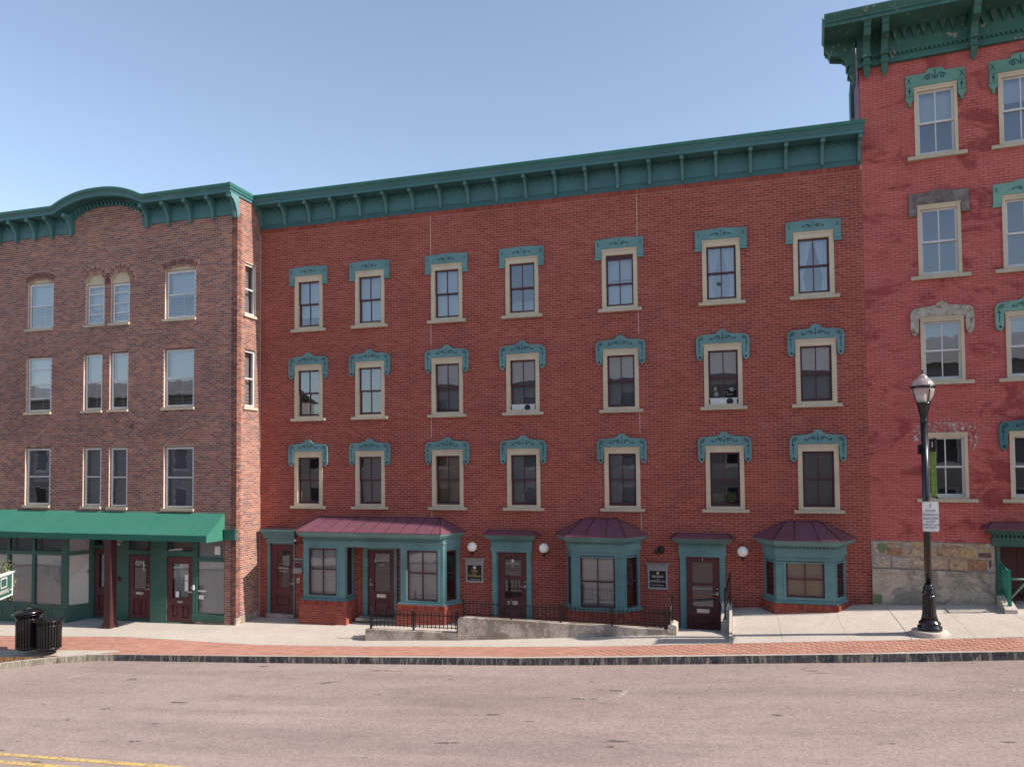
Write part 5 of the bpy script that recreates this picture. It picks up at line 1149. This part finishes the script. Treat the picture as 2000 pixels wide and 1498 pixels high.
MB().lathe([(.05, GZ), (.05, GZ+.16), (.03, GZ+.22)], 12).build('lamp_core', m_globe, lamp)
MB().box(-.13, .0, -.05, .05, 3.82, 4.02).build('photocell_box', m_black, lamp)
ban = empty('street_banner', (3.96, -2.72, 0), 'narrow green banner reading SHOP hung on the street lamp', 'banner')
MB().tube([(0, .05, 4.44), (0, -.50, 4.44)], .014).lathe([(.02, 4.42), (.03, 4.44), (.02, 4.46)], 10, 0, -.52).build('banner_arm', m_iron, ban); MB().tube([(0, .05, 3.24), (0, -.50, 3.24)], .014).lathe([(.02, 3.22), (.03, 3.24), (.02, 3.26)], 10, 0, -.52).build('banner_arm', m_iron, ban)
m_bang = paint('lime_banner_fabric', (.20,.34,.045), .7, .04, bump=.01); m_banl = paint('banner_print', (.55,.66,.30), .7)
MB().box(-.006, .006, -.47, -.03, 3.24, 4.18).build('banner_fabric', m_bang, ban); MB().box(-.0075, .0075, -.47, -.03, 4.18, 4.44).build('banner_head', m_signb, ban)
for k, ch in enumerate('SHOP'): text(ch, .24, (-.009, -.28, 3.98-.2*k), ban, m_banl, rotz=R_(-90))
MB().box(-.010, -.008, -.30, -.22, 4.27, 4.38).build('banner_emblem', m_signw, ban)
sg = empty('parking_sign', (3.945, -2.70, 2.50), 'white 1 hour parking sign strapped to the black lamp post', 'sign')
w2, h2, rc_ = .157, .63, .035
pts = []
for cx, cz, a0 in ((w2-rc_, rc_, -90), (w2-rc_, h2-rc_, 0), (-w2+rc_, h2-rc_, 90), (-w2+rc_, rc_, 180)):
    pts += [(cx+rc_*math.cos(R_(a0+k*18)), cz+rc_*math.sin(R_(a0+k*18))) for k in range(6)]
MB().prism(pts, -.006, .0).build('sign_plate', m_signw, sg)
m_sgt = paint('sign_green_print', (.05,.10,.08), .6, bump=0)
mb = MB(); inn = [(a*.93, .315+(b-.315)*.97) for a, b in pts]; inn2 = [(a*.90, .315+(b-.315)*.955) for a, b in pts]; n = len(inn)
mb.add([(a, -.0075, b) for a, b in inn]+[(a, -.0075, b) for a, b in inn2], [(k, n+k, n+(k+1) % n, (k+1) % n) for k in range(n)]); mb.build('sign_border', m_signg, sg)
for t, s_, z in (('1', .13, .545), ('HOUR', .07, .44), ('PARKING', .068, .355), ('8AM-5PM', .068, .275), ('EXCEPT', .055, .205), ('SUNDAYS AND', .048, .145), ('HOLIDAYS', .052, .085)): text(t, s_, (0, -.008, z), sg, m_sgt)
MB().tube([(0, .0, .6), (0, .04, .6)], .012).tube([(0, -.009, .03), (0, .04, .03)], .008).build('bolt', m_steel, sg)

def bin_(x, y, z, h, lid, lab):
    b = empty('litter_bin', (x, y, z), lab, 'litter bin', 'black slatted litter bins')
    R0 = .30
    MB().lathe([(.25, .0), (.25, .02), (.0, .02)], 24).build('foot_plate', m_iron, b)
    MB().lathe([(R0-.035, .05), (R0-.03, h-.14), (.0, h-.14)], 24).build('liner', m_dark, b)
    for zz in (.04, h-.15): MB().lathe([(R0+.006, zz), (R0+.012, zz+.015), (R0+.006, zz+.045), (R0-.012, zz+.045), (R0-.012, zz)], 32).build('band', m_black, b)
    sl = MB().add([(R0,-.018,.04),(R0+.008,-.018,.04),(R0+.008,.018,.04),(R0,.018,.04),(R0,-.018,h-.12),(R0+.008,-.018,h-.12),(R0+.008,.018,h-.12),(R0,.018,h-.12),(R0+.075,-.02,h),(R0+.083,-.02,h),(R0+.083,.02,h),(R0+.075,.02,h)],
        [(0,1,2,3),(0,4,5,1),(1,5,6,2),(2,6,7,3),(3,7,4,0),(4,8,9,5),(5,9,10,6),(6,10,11,7),(7,11,8,4),(8,11,10,9)]).mesh('slat', m_black)
    for k in range(28): put('slat', sl, b, None, (0, 0, 2*math.pi*k/28))
    MB().lathe([(R0+.07, h-.005), (R0+.09, h), (R0+.09, h+.014), (R0+.07, h+.014)], 32).build('rim', m_black, b)
    if lid:
        l_ = MB(Matrix.Translation((0, 0, h+.01)) @ Matrix.Rotation(R_(-7), 4, 'Y')).lathe([(.41, .0), (.42, .02), (.36, .06), (.26, .11), (.15, .135), (.12, .12), (.0, .10)], 32).build('lid', m_black, b)
        MB().box(-.06, .10, -.02, .06, h+.13, h+.15).build('lid_plate', m_steel, b)
bin_(-18.93, -4.02, -1.01, .97, True, 'taller black slatted litter bin with tilted lid, left of the pair')
bin_(-18.22, -4.0, -.985, .80, False, 'lower open black slatted litter bin, right of the pair')

gs = empty('direction_sign', (-20.17, -3.5, 0), 'green direction board with white border and arrow at the left picture edge', 'sign')
gs.rotation_euler = (0, 0, math.atan2(.73, -.43)+math.pi)   # board runs from far right end toward the viewer
dirv = Vector((.43, -.73, 0)).normalized(); gs.rotation_euler = (0, 0, math.atan2(dirv.y, dirv.x)); 
# text must read from the viewer's side : local x goes near, so mirror by placing text with rotz=pi
MB().box(0, 1.5, -.02, .02, .36, .98).build('board', m_dgreen, gs)
MB().slab(-.015, 1.515, .345, .995, [(.03, 1.47, .385, .955)], -.03, .03).box(-.04, 1.54, -.06, .06, .99, 1.03).build('border', m_signw, gs)
for xx in (1.05, 1.4): MB().box(xx-.04, xx+.04, -.04, .04, -1.3, .36).build('post', m_dgreen, gs)
for yy_, rz_ in ((.024, math.pi),):
    t = text('PARKING', .17, (.62, yy_, .52), gs, m_lett, rotz=rz_)
    mbx = MB().box(.10, .22, yy_, yy_+.002, .515, .53); mbx.add([(.06,yy_+.001,.5225),(.12,yy_+.001,.57),(.12,yy_+.001,.475)], [(0,1,2)]); mbx.build('arrow', m_lett, gs)
    MB().slab(.40, .84, .64, .92, [(.43, .81, .67, .89)], yy_, yy_+.002).build('symbol_frame', m_lett, gs)
# shrub behind the sign
sh = empty('leafy_shrub', (-21.75, -2.9, -1.1), 'yellow-green leafy shrub behind the green sign at the left edge', 'shrub')
MB().tube([(0, 0, 0), (.03, .02, 1.0), (0, 0, 1.7)], [.05, .04, .02]).tube([(.02, .01, .8), (.3, -.1, 1.7)], [.03, .012]).tube([(.02, .01, .9), (-.3, .1, 1.7)], [.03, .012]).build('trunk', m_bark, sh)
mb = MB(); r = random.Random(2)
cl = [(r.gauss(0, .27), r.gauss(0, .27), 1.62+r.gauss(0, .22)) for _ in range(60)]
for c in cl:
    for k in range(60):
        p = Vector((c[0]+r.gauss(0, .085), c[1]+r.gauss(0, .085), c[2]+r.gauss(0, .08))); d = Vector((r.uniform(-1, 1), r.uniform(-1, 1), r.uniform(-.6, 1))).normalized(); e = d.orthogonal().normalized()*.022; d *= r.uniform(.04, .07)
        mb.add([tuple(p), tuple(p+d*.5+e), tuple(p+d), tuple(p+d*.5-e)], [(0,1,2,3)], 0, r.random())
mb.build('foliage', m_leaf, sh)
